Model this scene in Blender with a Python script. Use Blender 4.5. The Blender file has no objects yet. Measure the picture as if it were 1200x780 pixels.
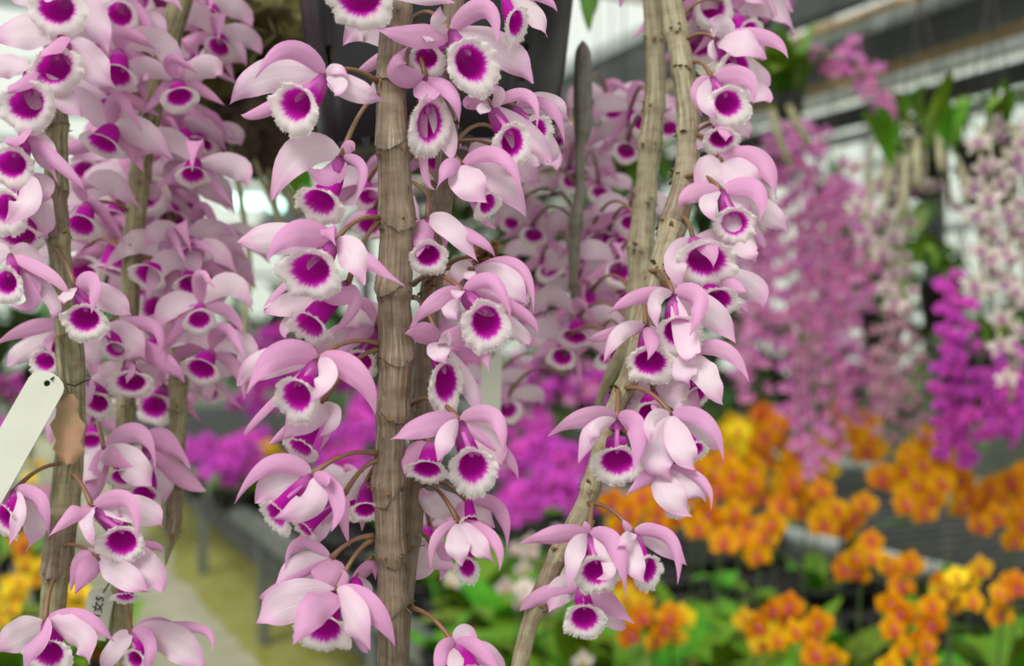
import bpy, math, random
from mathutils import Vector, Matrix, Quaternion
import mathutils.noise as mnoise

# ---------------------------------------------------------------- camera, light, exposure
SC = bpy.context.scene
COL = SC.collection
FPX = 1287.0          # focal length in pixels of the 1200x780 frame
HOR = 397.0           # image row of the horizon
H = 1.30              # camera height
FOCUS = 0.575
cam_d = bpy.data.cameras.new('camera'); cam = bpy.data.objects.new('camera', cam_d); COL.objects.link(cam)
cam_d.sensor_width = 36.0; cam_d.lens = 36.0 * FPX / 1200.0
cam_d.shift_y = (HOR - 390.0) / 1200.0
cam_d.clip_start = 0.02; cam_d.clip_end = 200
cam.location = (0, 0, H); cam.rotation_euler = (math.pi / 2, 0, 0)
cam_d.dof.use_dof = True; cam_d.dof.focus_distance = FOCUS; cam_d.dof.aperture_fstop = 5.2
SC.camera = cam

w = bpy.data.worlds.new('world'); SC.world = w; w.use_nodes = True
wn = w.node_tree.nodes; wl = w.node_tree.links
bg = wn['Background']; bg.inputs['Strength'].default_value = 0.95
tc = wn.new('ShaderNodeTexCoord'); sx = wn.new('ShaderNodeSeparateXYZ'); cr = wn.new('ShaderNodeValToRGB')
wl.new(tc.outputs['Generated'], sx.inputs[0]); wl.new(sx.outputs['Z'], cr.inputs[0]); wl.new(cr.outputs[0], bg.inputs['Color'])
cr.color_ramp.elements[0].position = 0.0; cr.color_ramp.elements[0].color = (0.84, 0.92, 0.80, 1)
cr.color_ramp.elements[1].position = 0.35; cr.color_ramp.elements[1].color = (0.95, 1.0, 0.92, 1)

def sun(name, energy, ang, rx, rz, col):
    l = bpy.data.lights.new(name, 'SUN'); l.energy = energy; l.angle = math.radians(ang); l.color = col
    o = bpy.data.objects.new(name, l); COL.objects.link(o); o.rotation_euler = (math.radians(rx), 0, math.radians(rz)); return o
sun('sun', 2.6, 26, 42, -28, (1.0, 0.98, 0.95))

SC.view_settings.view_transform = 'Standard'; SC.view_settings.look = 'None'
SC.view_settings.gamma = 1.0; SC.view_settings.use_curve_mapping = False
SC.view_settings.exposure = 0.03
SC.cycles.use_denoising = True
SC.cycles.max_bounces = 6; SC.cycles.transparent_max_bounces = 8
SC.cycles.sample_clamp_indirect = 6.0

# ---------------------------------------------------------------- frames of reference
def P(px, py, d):
    return Vector(((px - 600.0) / FPX * d, d, H + (HOR - py) / FPX * d))
CA, SA = math.cos(math.radians(25)), math.sin(math.radians(25))
def G(a, t, z):        # greenhouse frame: a across the aisle, t along it
    return Vector((CA * a - SA * t, SA * a + CA * t, z))
RNG = random.Random(7)
def rr(a, b): return RNG.uniform(a, b)

# ---------------------------------------------------------------- materials
def mat(name, color=(0.5, 0.5, 0.5), rough=0.6, metal=0.0, attr=False, trans=0.0, var=0.0, noise=None, bump=0.0, emit=0.0, spec=None, stretch=(1, 1, 1), uv=False):
    m = bpy.data.materials.new(name); m.use_nodes = True
    n = m.node_tree.nodes; l = m.node_tree.links
    b = n['Principled BSDF']; out = n['Material Output']
    b.inputs['Roughness'].default_value = rough; b.inputs['Metallic'].default_value = metal
    if spec is not None: b.inputs['Specular IOR Level'].default_value = spec
    csock = None
    if attr:
        a = n.new('ShaderNodeAttribute'); a.attribute_name = 'Col'; csock = a.outputs['Color']
    if noise:
        c2, scale = noise[0], noise[1]
        t = n.new('ShaderNodeTexCoord'); mp = n.new('ShaderNodeMapping'); mp.inputs['Scale'].default_value = stretch
        l.new(t.outputs['UV' if uv else 'Object'], mp.inputs[0])
        nz = n.new('ShaderNodeTexNoise'); nz.inputs['Scale'].default_value = scale; nz.inputs['Detail'].default_value = 5
        l.new(mp.outputs[0], nz.inputs['Vector'])
        mr = n.new('ShaderNodeMapRange'); mr.inputs[1].default_value = 0.35; mr.inputs[2].default_value = 0.65
        l.new(nz.outputs['Fac'], mr.inputs[0])
        mx = n.new('ShaderNodeMix'); mx.data_type = 'RGBA'
        l.new(mr.outputs[0], mx.inputs[0])
        if csock: l.new(csock, mx.inputs[6])
        else: mx.inputs[6].default_value = (*color, 1)
        mx.inputs[7].default_value = (*c2, 1)
        if len(noise) > 2:
            mm = n.new('ShaderNodeMath'); mm.operation = 'MULTIPLY'; mm.inputs[1].default_value = noise[2]
            l.new(mr.outputs[0], mm.inputs[0]); l.new(mm.outputs[0], mx.inputs[0])
        csock = mx.outputs[2]
        if bump:
            bp = n.new('ShaderNodeBump'); bp.inputs['Strength'].default_value = bump; bp.inputs['Distance'].default_value = 0.002
            l.new(nz.outputs['Fac'], bp.inputs['Height']); l.new(bp.outputs[0], b.inputs['Normal'])
    if var:
        oi = n.new('ShaderNodeObjectInfo'); hs = n.new('ShaderNodeHueSaturation')
        m1 = n.new('ShaderNodeMapRange'); m1.inputs[3].default_value = 0.5 - var * 0.12; m1.inputs[4].default_value = 0.5 + var * 0.12
        m2 = n.new('ShaderNodeMapRange'); m2.inputs[3].default_value = 1 - var; m2.inputs[4].default_value = 1 + var * 0.5
        l.new(oi.outputs['Random'], m1.inputs[0]); l.new(oi.outputs['Random'], m2.inputs[0])
        l.new(m1.outputs[0], hs.inputs['Hue']); l.new(m2.outputs[0], hs.inputs['Value'])
        if csock: l.new(csock, hs.inputs['Color'])
        else: hs.inputs['Color'].default_value = (*color, 1)
        csock = hs.outputs[0]
    if csock: l.new(csock, b.inputs['Base Color'])
    else: b.inputs['Base Color'].default_value = (*color, 1)
    if emit:
        b.inputs['Emission Color'].default_value = (*color, 1); b.inputs['Emission Strength'].default_value = emit
    if trans:
        tr = n.new('ShaderNodeBsdfTranslucent'); ms = n.new('ShaderNodeMixShader'); ms.inputs[0].default_value = trans
        if csock: l.new(csock, tr.inputs['Color'])
        else: tr.inputs['Color'].default_value = (*color, 1)
        l.new(b.outputs[0], ms.inputs[1]); l.new(tr.outputs[0], ms.inputs[2]); l.new(ms.outputs[0], out.inputs['Surface'])
    return m

M = {}
M['tepal'] = mat('orchid_tepal', attr=True, rough=0.5, trans=0.33, noise=((0.70, 0.32, 0.62), 1.0, 0.20), var=0.05, spec=0.35, bump=0.22, stretch=(13, 1.6, 1), uv=True)
def lip_material():
    m = mat('orchid_lip', rough=0.7, trans=0.42, spec=0.2)
    n = m.node_tree.nodes; l = m.node_tree.links
    uv = n.new('ShaderNodeUVMap'); sp = n.new('ShaderNodeSeparateXYZ'); l.new(uv.outputs[0], sp.inputs[0])
    mp = n.new('ShaderNodeMapping'); mp.inputs['Scale'].default_value = (70, 2.2, 1); l.new(uv.outputs[0], mp.inputs[0])
    nz = n.new('ShaderNodeTexNoise'); nz.inputs['Scale'].default_value = 1.0; nz.inputs['Detail'].default_value = 2; l.new(mp.outputs[0], nz.inputs[0])
    ma = n.new('ShaderNodeMath'); ma.operation = 'MULTIPLY_ADD'; ma.inputs[1].default_value = 0.22
    l.new(nz.outputs['Fac'], ma.inputs[0]); l.new(sp.outputs['Y'], ma.inputs[2])
    cr = n.new('ShaderNodeValToRGB'); l.new(ma.outputs[0], cr.inputs[0])
    E = cr.color_ramp.elements
    E[0].position = 0.0; E[0].color = (0.52, 0.10, 0.42, 1)
    E[1].position = 1.0; E[1].color = (0.92, 0.86, 0.84, 1)
    for p, c in ((0.22, (0.56, 0.13, 0.46)), (0.38, (0.50, 0.012, 0.38)), (0.67, (0.56, 0.004, 0.43)), (0.74, (0.58, 0.05, 0.48)), (0.80, (0.84, 0.52, 0.75)), (0.87, (0.92, 0.82, 0.83))):
        e = cr.color_ramp.elements.new(p); e.color = (*c, 1)
    for nd in ('Principled BSDF',): l.new(cr.outputs[0], n[nd].inputs['Base Color'])
    for nd in n:
        if nd.type == 'BSDF_TRANSLUCENT': l.new(cr.outputs[0], nd.inputs['Color'])
    return m
M['lip'] = lip_material()
M['column'] = mat('orchid_column', (0.62, 0.14, 0.50), 0.5, trans=0.2)
M['pedicel'] = mat('flower_stalk', (0.20, 0.085, 0.050), 0.45, noise=((0.22, 0.13, 0.05), 60))
def cane_material(name, c1, c2, c3, around=34, streak=(0.62, 0.55, 0.42)):
    m = bpy.data.materials.new(name); m.use_nodes = True
    n = m.node_tree.nodes; l = m.node_tree.links; b = n['Principled BSDF']; b.inputs['Roughness'].default_value = 0.62
    uv = n.new('ShaderNodeUVMap')
    mp = n.new('ShaderNodeMapping'); mp.inputs['Scale'].default_value = (around, 2.2, 1); l.new(uv.outputs[0], mp.inputs[0])
    nz = n.new('ShaderNodeTexNoise'); nz.inputs['Scale'].default_value = 1; nz.inputs['Detail'].default_value = 6; nz.inputs['Roughness'].default_value = 0.6
    l.new(mp.outputs[0], nz.inputs[0])
    cr = n.new('ShaderNodeValToRGB'); l.new(nz.outputs['Fac'], cr.inputs[0]); E = cr.color_ramp.elements
    E[0].position = 0.30; E[0].color = (*c3, 1); E[1].position = 0.72; E[1].color = (*streak, 1)
    e = E.new(0.44); e.color = (*c2, 1); e = E.new(0.60); e.color = (*c1, 1)
    n2 = n.new('ShaderNodeTexNoise'); n2.inputs['Scale'].default_value = 1; n2.inputs['Detail'].default_value = 4
    m2 = n.new('ShaderNodeMapping'); m2.inputs['Scale'].default_value = (5, 14, 1); l.new(uv.outputs[0], m2.inputs[0]); l.new(m2.outputs[0], n2.inputs[0])
    mx = n.new('ShaderNodeMix'); mx.data_type = 'RGBA'; mx.blend_type = 'MULTIPLY'
    mr = n.new('ShaderNodeMapRange'); mr.inputs[1].default_value = 0.45; mr.inputs[2].default_value = 0.75; mr.inputs[4].default_value = 0.75
    l.new(n2.outputs['Fac'], mr.inputs[0]); l.new(mr.outputs[0], mx.inputs[0]); l.new(cr.outputs[0], mx.inputs[6]); mx.inputs[7].default_value = (0.55, 0.42, 0.32, 1)
    l.new(mx.outputs[2], b.inputs['Base Color'])
    bp = n.new('ShaderNodeBump'); bp.inputs['Strength'].default_value = 0.7; bp.inputs['Distance'].default_value = 0.0012
    l.new(nz.outputs['Fac'], bp.inputs['Height']); l.new(bp.outputs[0], b.inputs['Normal'])
    return m
M['cane'] = cane_material('cane_bark', (0.26, 0.20, 0.145), (0.19, 0.14, 0.098), (0.10, 0.07, 0.048), 26, (0.48, 0.42, 0.33))
M['cane_pale'] = cane_material('cane_pale', (0.38, 0.33, 0.215), (0.28, 0.235, 0.145), (0.14, 0.11, 0.06), 22, (0.52, 0.47, 0.34))
M['cane_green'] = cane_material('cane_green', (0.36, 0.33, 0.19), (0.24, 0.21, 0.11), (0.10, 0.085, 0.04), 22, (0.50, 0.46, 0.30))
M['cane_grey'] = cane_material('cane_grey', (0.27, 0.25, 0.21), (0.20, 0.18, 0.15), (0.12, 0.10, 0.08), 20, (0.38, 0.35, 0.30))
M['sheath'] = cane_material('papery_sheath', (0.28, 0.21, 0.145), (0.20, 0.145, 0.098), (0.10, 0.07, 0.045), 28, (0.55, 0.47, 0.36))
M['dry'] = mat('dry_bract', (0.30, 0.16, 0.05), 0.7, noise=((0.12, 0.06, 0.02), 400), bump=0.5)
M['flesh'] = mat('dry_leaf_base', (0.62, 0.34, 0.22), 0.6, noise=((0.42, 0.30, 0.15), 90), trans=0.2)
M['fl'] = mat('small_flower', attr=True, rough=0.6, trans=0.3, var=0.16, spec=0.2)
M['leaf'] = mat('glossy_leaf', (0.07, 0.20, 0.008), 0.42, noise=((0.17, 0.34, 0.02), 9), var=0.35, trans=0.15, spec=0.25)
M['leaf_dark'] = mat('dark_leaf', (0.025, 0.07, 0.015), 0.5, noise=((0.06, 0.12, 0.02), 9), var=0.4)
M['leaf_lime'] = mat('lime_leaf', (0.16, 0.30, 0.03), 0.4, noise=((0.09, 0.20, 0.02), 12), var=0.3, trans=0.25)
M['stem'] = mat('green_stem', (0.07, 0.10, 0.025), 0.5)
M['stem_tan'] = mat('tan_stem', (0.40, 0.37, 0.23), 0.6, noise=((0.26, 0.23, 0.12), 60))
M['black'] = mat('black_plastic', (0.012, 0.012, 0.014), 0.33, noise=((0.022, 0.022, 0.024), 14), bump=0.15, spec=0.3)
M['black_matte'] = mat('black_tray', (0.018, 0.018, 0.018), 0.6)
M['soil'] = mat('bark_chips', (0.05, 0.035, 0.025), 0.9, noise=((0.11, 0.08, 0.05), 60), bump=0.8)
M['moss'] = mat('moss', (0.045, 0.042, 0.012), 0.95, noise=((0.17, 0.14, 0.045), 45), bump=1.0)
M['steel'] = mat('galvanised_steel', (0.27, 0.29, 0.27), 0.45, 0.5, noise=((0.17, 0.19, 0.17), 7))
M['steel_dark'] = mat('dark_steel', (0.05, 0.055, 0.055), 0.6, 0.1, noise=((0.085, 0.09, 0.09), 4))
M['beam_grey'] = mat('painted_beam', (0.42, 0.46, 0.45), 0.6, noise=((0.32, 0.35, 0.34), 4))
M['pipe'] = mat('pale_pipe', (0.70, 0.74, 0.72), 0.4, noise=((0.55, 0.6, 0.58), 4))
M['board'] = mat('brown_ceiling_board', (0.62, 0.40, 0.17), 0.8, noise=((0.45, 0.29, 0.12), 5))
M['pane'] = mat('milky_pane', (0.93, 0.98, 0.93), 0.4, trans=0.85)
def clear_pane(m):
    n = m.node_tree.nodes; l = m.node_tree.links; out = n['Material Output']; src = out.inputs['Surface'].links[0].from_socket
    tb = n.new('ShaderNodeBsdfTransparent'); ms = n.new('ShaderNodeMixShader'); ms.inputs[0].default_value = 0.7
    l.new(src, ms.inputs[1]); l.new(tb.outputs[0], ms.inputs[2]); l.new(ms.outputs[0], out.inputs['Surface'])
clear_pane(M['pane'])
M['white'] = mat('white_plastic', (0.62, 0.62, 0.53), 0.45, noise=((0.57, 0.57, 0.48), 40), trans=0.1)
M['ink'] = mat('ink', (0.02, 0.02, 0.025), 0.7)
M['wire'] = mat('wire', (0.05, 0.045, 0.04), 0.4, 0.8)
M['tube_light'] = mat('lamp_tube', (0.55, 1.0, 0.86), 0.3, emit=3.2)
M['lamp_body'] = mat('lamp_body', (0.55, 0.58, 0.56), 0.5)

# ---------------------------------------------------------------- mesh helpers
class MB:
    def __init__(s): s.v = []; s.f = []; s.uv = []; s.c = []; s.mi = []
    def vert(s, p, c=(1, 1, 1), uv=(0, 0)):
        s.v.append((p[0], p[1], p[2])); s.c.append(c); s.uv.append(uv); return len(s.v) - 1
    def face(s, *i, m=0): s.f.append(i); s.mi.append(m)
    def grid(s, rows, close=False, m=0):      # rows of (point, colour, uv)
        idx = [[s.vert(*q) for q in r] for r in rows]
        for a in range(len(idx) - 1):
            n = len(idx[a])
            for b in range(n if close else n - 1):
                s.face(idx[a][b], idx[a][(b + 1) % n], idx[a + 1][(b + 1) % n], idx[a + 1][b], m=m)
        return idx
    def tube(s, pts, rad, seg=8, c=(1, 1, 1), cap=True, m=0):
        pts = [Vector(p) for p in pts]; rows = []; L = 0; e1 = None
        for i, p in enumerate(pts):
            t = (pts[min(i + 1, len(pts) - 1)] - pts[max(i - 1, 0)])
            if t.length < 1e-9: t = Vector((0, 0, 1))
            t.normalize()
            if e1 is None:
                e1 = t.orthogonal().normalized()
            e1 = (e1 - t * e1.dot(t)).normalized(); e2 = t.cross(e1)
            if i: L += (p - pts[i - 1]).length
            r = rad[i] if isinstance(rad, (list, tuple)) else rad
            rows.append([(p + (e1 * math.cos(k * math.tau / seg) + e2 * math.sin(k * math.tau / seg)) * r, c, (k / seg, L * 10)) for k in range(seg + 1)])
        idx = s.grid(rows, m=m)
        if cap:
            s.face(*idx[0][:seg][::-1], m=m); s.face(*idx[-1][:seg], m=m)
    def box(s, a, b, T=None, c=(1, 1, 1), m=0):
        vs = []
        for z in (a[2], b[2]):
            for x, y in ((a[0], a[1]), (b[0], a[1]), (b[0], b[1]), (a[0], b[1])):
                p = Vector((x, y, z)); p = T(p) if T else p
                vs.append(s.vert(p, c))
        for q in ((0, 3, 2, 1), (4, 5, 6, 7), (0, 1, 5, 4), (1, 2, 6, 5), (2, 3, 7, 6), (3, 0, 4, 7)):
            s.face(*[vs[k] for k in q], m=m)
    def mesh(s, name, mats, smooth=True):
        me = bpy.data.meshes.new(name); me.from_pydata(s.v, [], s.f)
        ul = me.uv_layers.new(name='UVMap'); ca = me.color_attributes.new('Col', 'FLOAT_COLOR', 'POINT')
        li = [0] * len(me.loops); me.loops.foreach_get('vertex_index', li)
        buf = []
        for i in li: buf.extend(s.uv[i])
        ul.data.foreach_set('uv', buf)
        cb = []
        for c in s.c: cb.extend((c[0], c[1], c[2], 1.0))
        ca.data.foreach_set('color', cb)
        for m in (mats if isinstance(mats, (list, tuple)) else [mats]): me.materials.append(m)
        me.polygons.foreach_set('material_index', s.mi)
        me.polygons.foreach_set('use_smooth', [smooth] * len(me.polygons))
        me.update(); return me

def link(name, data, parent=None, loc=(0, 0, 0)):
    o = bpy.data.objects.new(name, data); COL.objects.link(o); o.location = loc
    if parent: o.parent = parent
    return o
def tag(o, label=None, cat=None, group=None, kind=None):
    if label: o['label'] = label
    if cat: o['category'] = cat
    if group: o['group'] = group
    if kind: o['kind'] = kind
    return o
def thing(name, label, cat, loc=(0, 0, 0), group=None):
    return tag(link(name, None, None, loc), label, cat, group)

def cat_rom(pts, n):
    out = []
    for i in range(len(pts) - 1):
        p0 = pts[max(i - 1, 0)]; p1 = pts[i]; p2 = pts[i + 1]; p3 = pts[min(i + 2, len(pts) - 1)]
        for k in range(n):
            t = k / n
            out.append([0.5 * ((2 * b) + (-a + c) * t + (2 * a - 5 * b + 4 * c - d) * t * t + (-a + 3 * b - 3 * c + d) * t ** 3) for a, b, c, d in zip(p0, p1, p2, p3)])
    out.append(list(pts[-1])); return out

PINK = Vector((0.74, 0.29, 0.58)); PALE = Vector((0.83, 0.59, 0.74)); MILK = Vector((0.87, 0.76, 0.80))
def smooth(x, a, b):
    t = min(max((x - a) / (b - a), 0), 1); return t * t * (3 - 2 * t)

def tepal(mb, p0, p1, p2, W, kind='P', roll=0.0, rng=RNG, nu=14, nv=8, hint=Vector((0, -1, 0))):
    """one petal or sepal: a curved, cupped blade through p0, p1 (middle) and p2 (tip)"""
    p0, p1, p2 = Vector(p0), Vector(p1), Vector(p2)
    c = p1 * 2 - (p0 + p2) * 0.5
    sep = kind in 'SD'
    a_, b_ = (0.45, 0.95) if sep else (0.68, 0.80)
    prof = lambda t: (t ** a_) * ((1 - t) ** b_)
    tm = a_ / (a_ + b_); nrm = prof(tm)
    ph = rng.uniform(0, 6.3); wob = rng.uniform(0.05, 0.11) * (0.5 if sep else 1); cup = rng.uniform(-0.22, 0.10) if not sep else rng.uniform(-0.35, -0.12)
    tw = rng.uniform(-0.45, 0.45); k0 = rng.uniform(-0.08, 0.08)
    L = (p1 - p0).length + (p2 - p1).length
    rows = []; lastS = None
    for i in range(nu + 1):
        t = i / nu
        C = p0 * (1 - t) ** 2 + c * 2 * t * (1 - t) + p2 * t * t
        T = ((c - p0) * (1 - t) + (p2 - c) * t)
        if T.length < 1e-7: T = p2 - p0
        T.normalize()
        N = hint - T * hint.dot(T)
        if N.length < 0.25:
            N = (Vector((0, 0, 1)) - T * T.z) * 0.6 + N
        N.normalize()
        S = T.cross(N).normalized()
        if lastS is not None and S.dot(lastS) < 0: S = -S
        if lastS is not None: S = (S * 0.6 + lastS * 0.4).normalized()
        lastS = S.copy()
        ang = roll + tw * (t - 0.3) * (1 + 2.2 * smooth(t, .55, 1))
        S = Quaternion(T, ang) @ S; N2 = S.cross(T).normalized()
        if N2.dot(hint) < 0: N2 = -N2
        tt = min(max(t, 0.0), 1.0)
        wd = W * 0.5 * (1 - (0.30 if not sep else 0.15) * smooth(tt, 0.72, 0.95)) * max(prof(max(tt, 0.001)) / nrm if 0 < tt < 1 else 0.0, 0.16 * (1 - tt) if tt < 0.5 else 0.012)
        row = []
        for j in range(nv + 1):
            s = -1 + 2 * j / nv
            ruff = wob * W * math.sin(t * 13 + ph + s * 1.2) * abs(s) ** 2 * smooth(t, 0.1, 0.4)
            off = cup * wd * s * s * (1 + 0.6 * math.sin(t * 3)) + ruff - 0.05 * wd * math.exp(-(s / 0.15) ** 2)
            q = C + S * (wd * s) + N2 * off
            if sep: k = 0.55 + k0 + 0.20 * t + 0.18 * abs(s) ** 2
            else: k = 0.10 + k0 + 0.20 * abs(s) ** 2 + 0.55 * smooth(t, 0.55, 1.0)
            k = min(max(k, 0), 1)
            base = MILK.lerp(PALE, min(k * 2.2, 1)); col = base.lerp(PINK, max(0, (k - 0.25) / 0.75) if not sep else k)
            st = 1.0 - 0.05 * (0.5 + 0.5 * math.sin(s * 23 + ph))
            row.append((q, tuple(col * st), (s, t)))
        rows.append(row)
    mb.grid(rows)

def lip(mb, heart, mouth, Nf, rx, ry, rot=0.0, rng=RNG, hi=True):
    """frilled trumpet lip: a tube from the heart that opens into a fringed bowl"""
    heart, mouth, Nf = Vector(heart), Vector(mouth), Vector(Nf).normalized()
    Rm = (rx + ry) * 0.5; L = (mouth - heart).length
    tube_end = mouth - Nf * Rm * 0.34
    c = tube_end - Nf * L * 0.45
    nth = 56 if hi else 22; nt = 7 if hi else 4; nl = 9 if hi else 4
    rows = []; sd = rng.uniform(0, 90)
    up0 = Vector((0, 0, 1)) if abs(Nf.z) < 0.95 else Vector((0, -1, 0))
    def frame(T):
        up = up0 - T * up0.dot(T); up.normalize(); e1 = T.cross(up).normalized()
        cr_, sr_ = math.cos(rot), math.sin(rot)
        return e1 * cr_ + up * sr_, up * cr_ - e1 * sr_
    r0 = 0.20 * Rm; r1 = 0.55
    for i in range(nt + 1):
        t = i / nt
        C = heart * (1 - t) ** 2 + c * 2 * t * (1 - t) + tube_end * t * t
        T = ((c - heart) * (1 - t) + (tube_end - c) * t); T = T.normalized() if T.length > 1e-6 else Nf
        T = T.lerp(Nf, t * t).normalized(); e1, e2 = frame(T)
        fr = r0 / Rm + (r1 - r0 / Rm) * (t ** 0.5)
        row = []
        for k in range(nth + 1):
            th = math.pi / 2 + math.tau * k / nth
            row.append((C + e1 * (math.cos(th) * rx * fr) + e2 * (math.sin(th) * ry * fr), (1, 1, 1), (k / nth, 0.6 * t)))
        rows.append(row)
    e1, e2 = frame(Nf)
    amp = 0.17
    for i in range(1, nl + 1):
        q = i / nl; fr = r1 + (1 - r1) * q
        row = []
        for k in range(nth + 1):
            th = math.pi / 2 + math.tau * k / nth
            sn, cs = math.sin(th), math.cos(th)
            n1 = mnoise.noise(Vector((cs * 1.6 + sd, sn * 1.6, 0.3))); n2 = mnoise.noise(Vector((cs * 5 + sd, sn * 5, 4.0)))
            rad = fr * (1 + q * (amp * n1 * 1.2 + 0.07 * n2 - 0.20 * max(sn, 0) + 0.20 * max(-sn, 0) ** 1.5))
            fwd = Rm * (0.34 * (q ** 0.8) - 0.34 - 0.34 * q ** 3.5 * (0.35 + 0.65 * max(-sn, 0)) + 0.20 * q * q * n2 + 0.10 * q * n1)
            row.append((mouth + e1 * (cs * rx * rad) + e2 * (sn * ry * rad) + Nf * fwd, (1, 1, 1), (k / nth, 0.6 + 0.4 * q)))
        rows.append(row)
    gi = mb.grid(rows); mb.face(*gi[0][:nth])
    if hi:
        rim = rows[-1]; mid = rows[-3]
        for h in range(560):
            k = rng.randrange(nth); fk = rng.random()
            onrim = h % 3 != 0
            A = rim if onrim else rows[-1 - rng.randrange(1, 4)]
            p = A[k][0].lerp(A[k + 1][0], fk)
            out = (p - mouth); out = out.normalized()
            d = (out * rng.uniform(0.35, 1.0) + Nf * rng.uniform(-0.2, 0.9) + Vector((rng.uniform(-.45, .45), rng.uniform(-.3, .3), rng.uniform(-.45, .45))) - Vector((0, 0, 0.15))).normalized()
            ln = rng.uniform(0.0006, 0.0016) * (1 if onrim else 0.7)
            sd_ = d.cross(Nf); sd_ = sd_.normalized() * rng.uniform(0.00012, 0.00022)
            a = mb.vert(p - sd_, (1, 1, 1), (0.3, 1.0)); b = mb.vert(p + sd_, (1, 1, 1), (0.3, 1.0)); cc = mb.vert(p + d * ln, (1, 1, 1), (0.3, 1.0))
            mb.face(a, b, cc)

def column(mb, heart, mouth, Nf, Rm):
    a = heart.lerp(mouth, 0.25); b = mouth - Nf * Rm * 0.55 + Vector((0, 0, Rm * 0.36))
    mb.tube([a, a.lerp(b, 0.5), a.lerp(b, 0.85), b, b + Nf * Rm * 0.10 - Vector((0, 0, Rm * 0.06))], [Rm * 0.10, Rm * 0.13, Rm * 0.14, Rm * 0.12, Rm * 0.03], 8)

# ---------------------------------------------------------------- setting, benches, roof: structure
def structure(name, mb, mts, parent=None, smooth=False, label=None):
    o = link(name, mb.mesh(name, mts, smooth), parent)
    if not parent: o['kind'] = 'structure'
    if label and not parent: o['label'] = label
    return o
def gbox(mb, a0, a1, t0, t1, z0, z1):
    mb.box((a0, t0, z0), (a1, t1, z1), T=lambda p: G(p.x, p.y, p.z))
def gobj(name, boxes, material, parent=None, kind=None, bevel=False):
    mb = MB()
    for b in boxes: gbox(mb, *b)
    o = link(name, mb.mesh(name, material, False), parent)
    if kind: o['kind'] = kind
    return o
M['concrete'] = mat('worn_concrete', (0.44, 0.42, 0.30), 0.85, noise=((0.33, 0.32, 0.21), 5), bump=0.3)
M['gravel'] = mat('dark_ground', (0.05, 0.05, 0.035), 0.95, noise=((0.10, 0.09, 0.06), 30), bump=0.8)
M['mossy'] = mat('mossy_edge', (0.20, 0.20, 0.015), 0.95, noise=((0.32, 0.30, 0.10), 16), bump=0.7)
M['wall_paint'] = mat('low_wall', (0.30, 0.33, 0.27), 0.8, noise=((0.22, 0.25, 0.19), 3))
gobj('floor', [(-5, 9, -1.5, 17, -0.06, 0.0)], M['gravel'], kind='structure')
path = link('path', None); path['kind'] = 'structure'
t = 1.2
while t < 15:
    gobj('paving_slab', [(0.10, 1.00, t, t + 1.18, 0.0, 0.030 + rr(0, .004))], M['concrete'], path); t += 1.2
mb = MB(); rows = []          # mossy strip along the foot of the bench, uneven
for i in range(160):
    tt = 1.0 + i * 0.09; w0 = 0.88 + 0.12 * mnoise.noise(Vector((tt * 1.7, 0, 0))); row = []
    for j in range(6):
        f = j / 5; a = w0 + (1.30 - w0) * f
        row.append((G(a, tt, 0.029 + 0.016 * math.sin(f * math.pi) + 0.012 * abs(mnoise.noise(Vector((a * 9, tt * 9, 1))))), (1, 1, 1), (f, tt)))
    rows.append(row)
mb.grid(rows); o = link('moss_strip', mb.mesh('moss_strip', M['mossy'])); tag(o, 'yellow-green moss growing along the bench side of the path', 'moss', kind='stuff')

# glazed side wall on the right, end wall, left wall
def glazed_wall(name, place, length, z_low, z_high, bay, n_win):
    """low wall, then a row of milky panes in grey bars"""
    r = link(name, None); r['kind'] = 'structure'
    def bx(nm, u0, u1, z0, z1, th, m, off=0.0):
        mb = MB(); mb.box((u0, -th + off, z0), (u1, th + off, z1), T=place); return link(nm, mb.mesh(nm, m, False), r)
    bx('low_wall', 0, length, 0, z_low, .06, M['wall_paint'])
    u = 0
    while u < length - .01:
        z = z_low
        while z < z_high - .01:
            bx('pane', u + .03, u + bay - .03, z + .03, z + .62, .006, M['pane']); z += .65
        bx('bar', u - .03, u + .03, z_low, z_high, .035, M['beam_grey']); u += bay
    z = z_low
    while z <= z_high + .01:
        bx('rail', 0, length, z - .03, z + .03, .03, M['beam_grey']); z += .65
glazed_wall('wall_right', lambda p: G(7.0 + p.y, p.x - 1.0, p.z), 17, 0.9, 3.5, 1.7, 10)
glazed_wall('wall_back', lambda p: G(-4.5 + p.x, 15.5 + p.y, p.z), 11.9, 0.9, 3.5, 1.7, 7)

# roof: purlins that run with the aisle, brown boards far right, milky roof panes
roof = link('ceiling', None); roof['kind'] = 'structure'
def purlin(nm, a, h, wd, th, m, t0=0.4, t1=15.4): gobj(nm, [(a - wd / 2, a + wd / 2, t0, t1, H + h - th / 2, H + h + th / 2)], m, roof)
purlin('beam', 3.30, 1.52, .08, .20, M['steel_dark'])          # dark beam behind the upper right cane
purlin('gutter', 3.35, 1.72, .16, .07, M['beam_grey'])
purlin('pipe', 3.5, 1.86, .05, .05, M['pipe'])
purlin('beam', 4.5, 1.64, .12, .15, M['steel_dark'])
purlin('pipe', 4.55, 1.80, .07, .08, M['pipe'])
purlin('pipe', 4.9, 1.57, .07, .05, M['pipe'])
purlin('beam', 5.6, 1.61, .10, .13, M['steel_dark'])
purlin('pipe', 5.7, 1.50, .05, .04, M['pipe'])
purlin('pipe', 6.3, 1.62, .05, .05, M['steel'])
purlin('beam', -0.35, 2.2, .10, .14, M['steel_dark'])
purlin('beam', 1.6, 2.3, .10, .14, M['steel_dark'])
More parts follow.
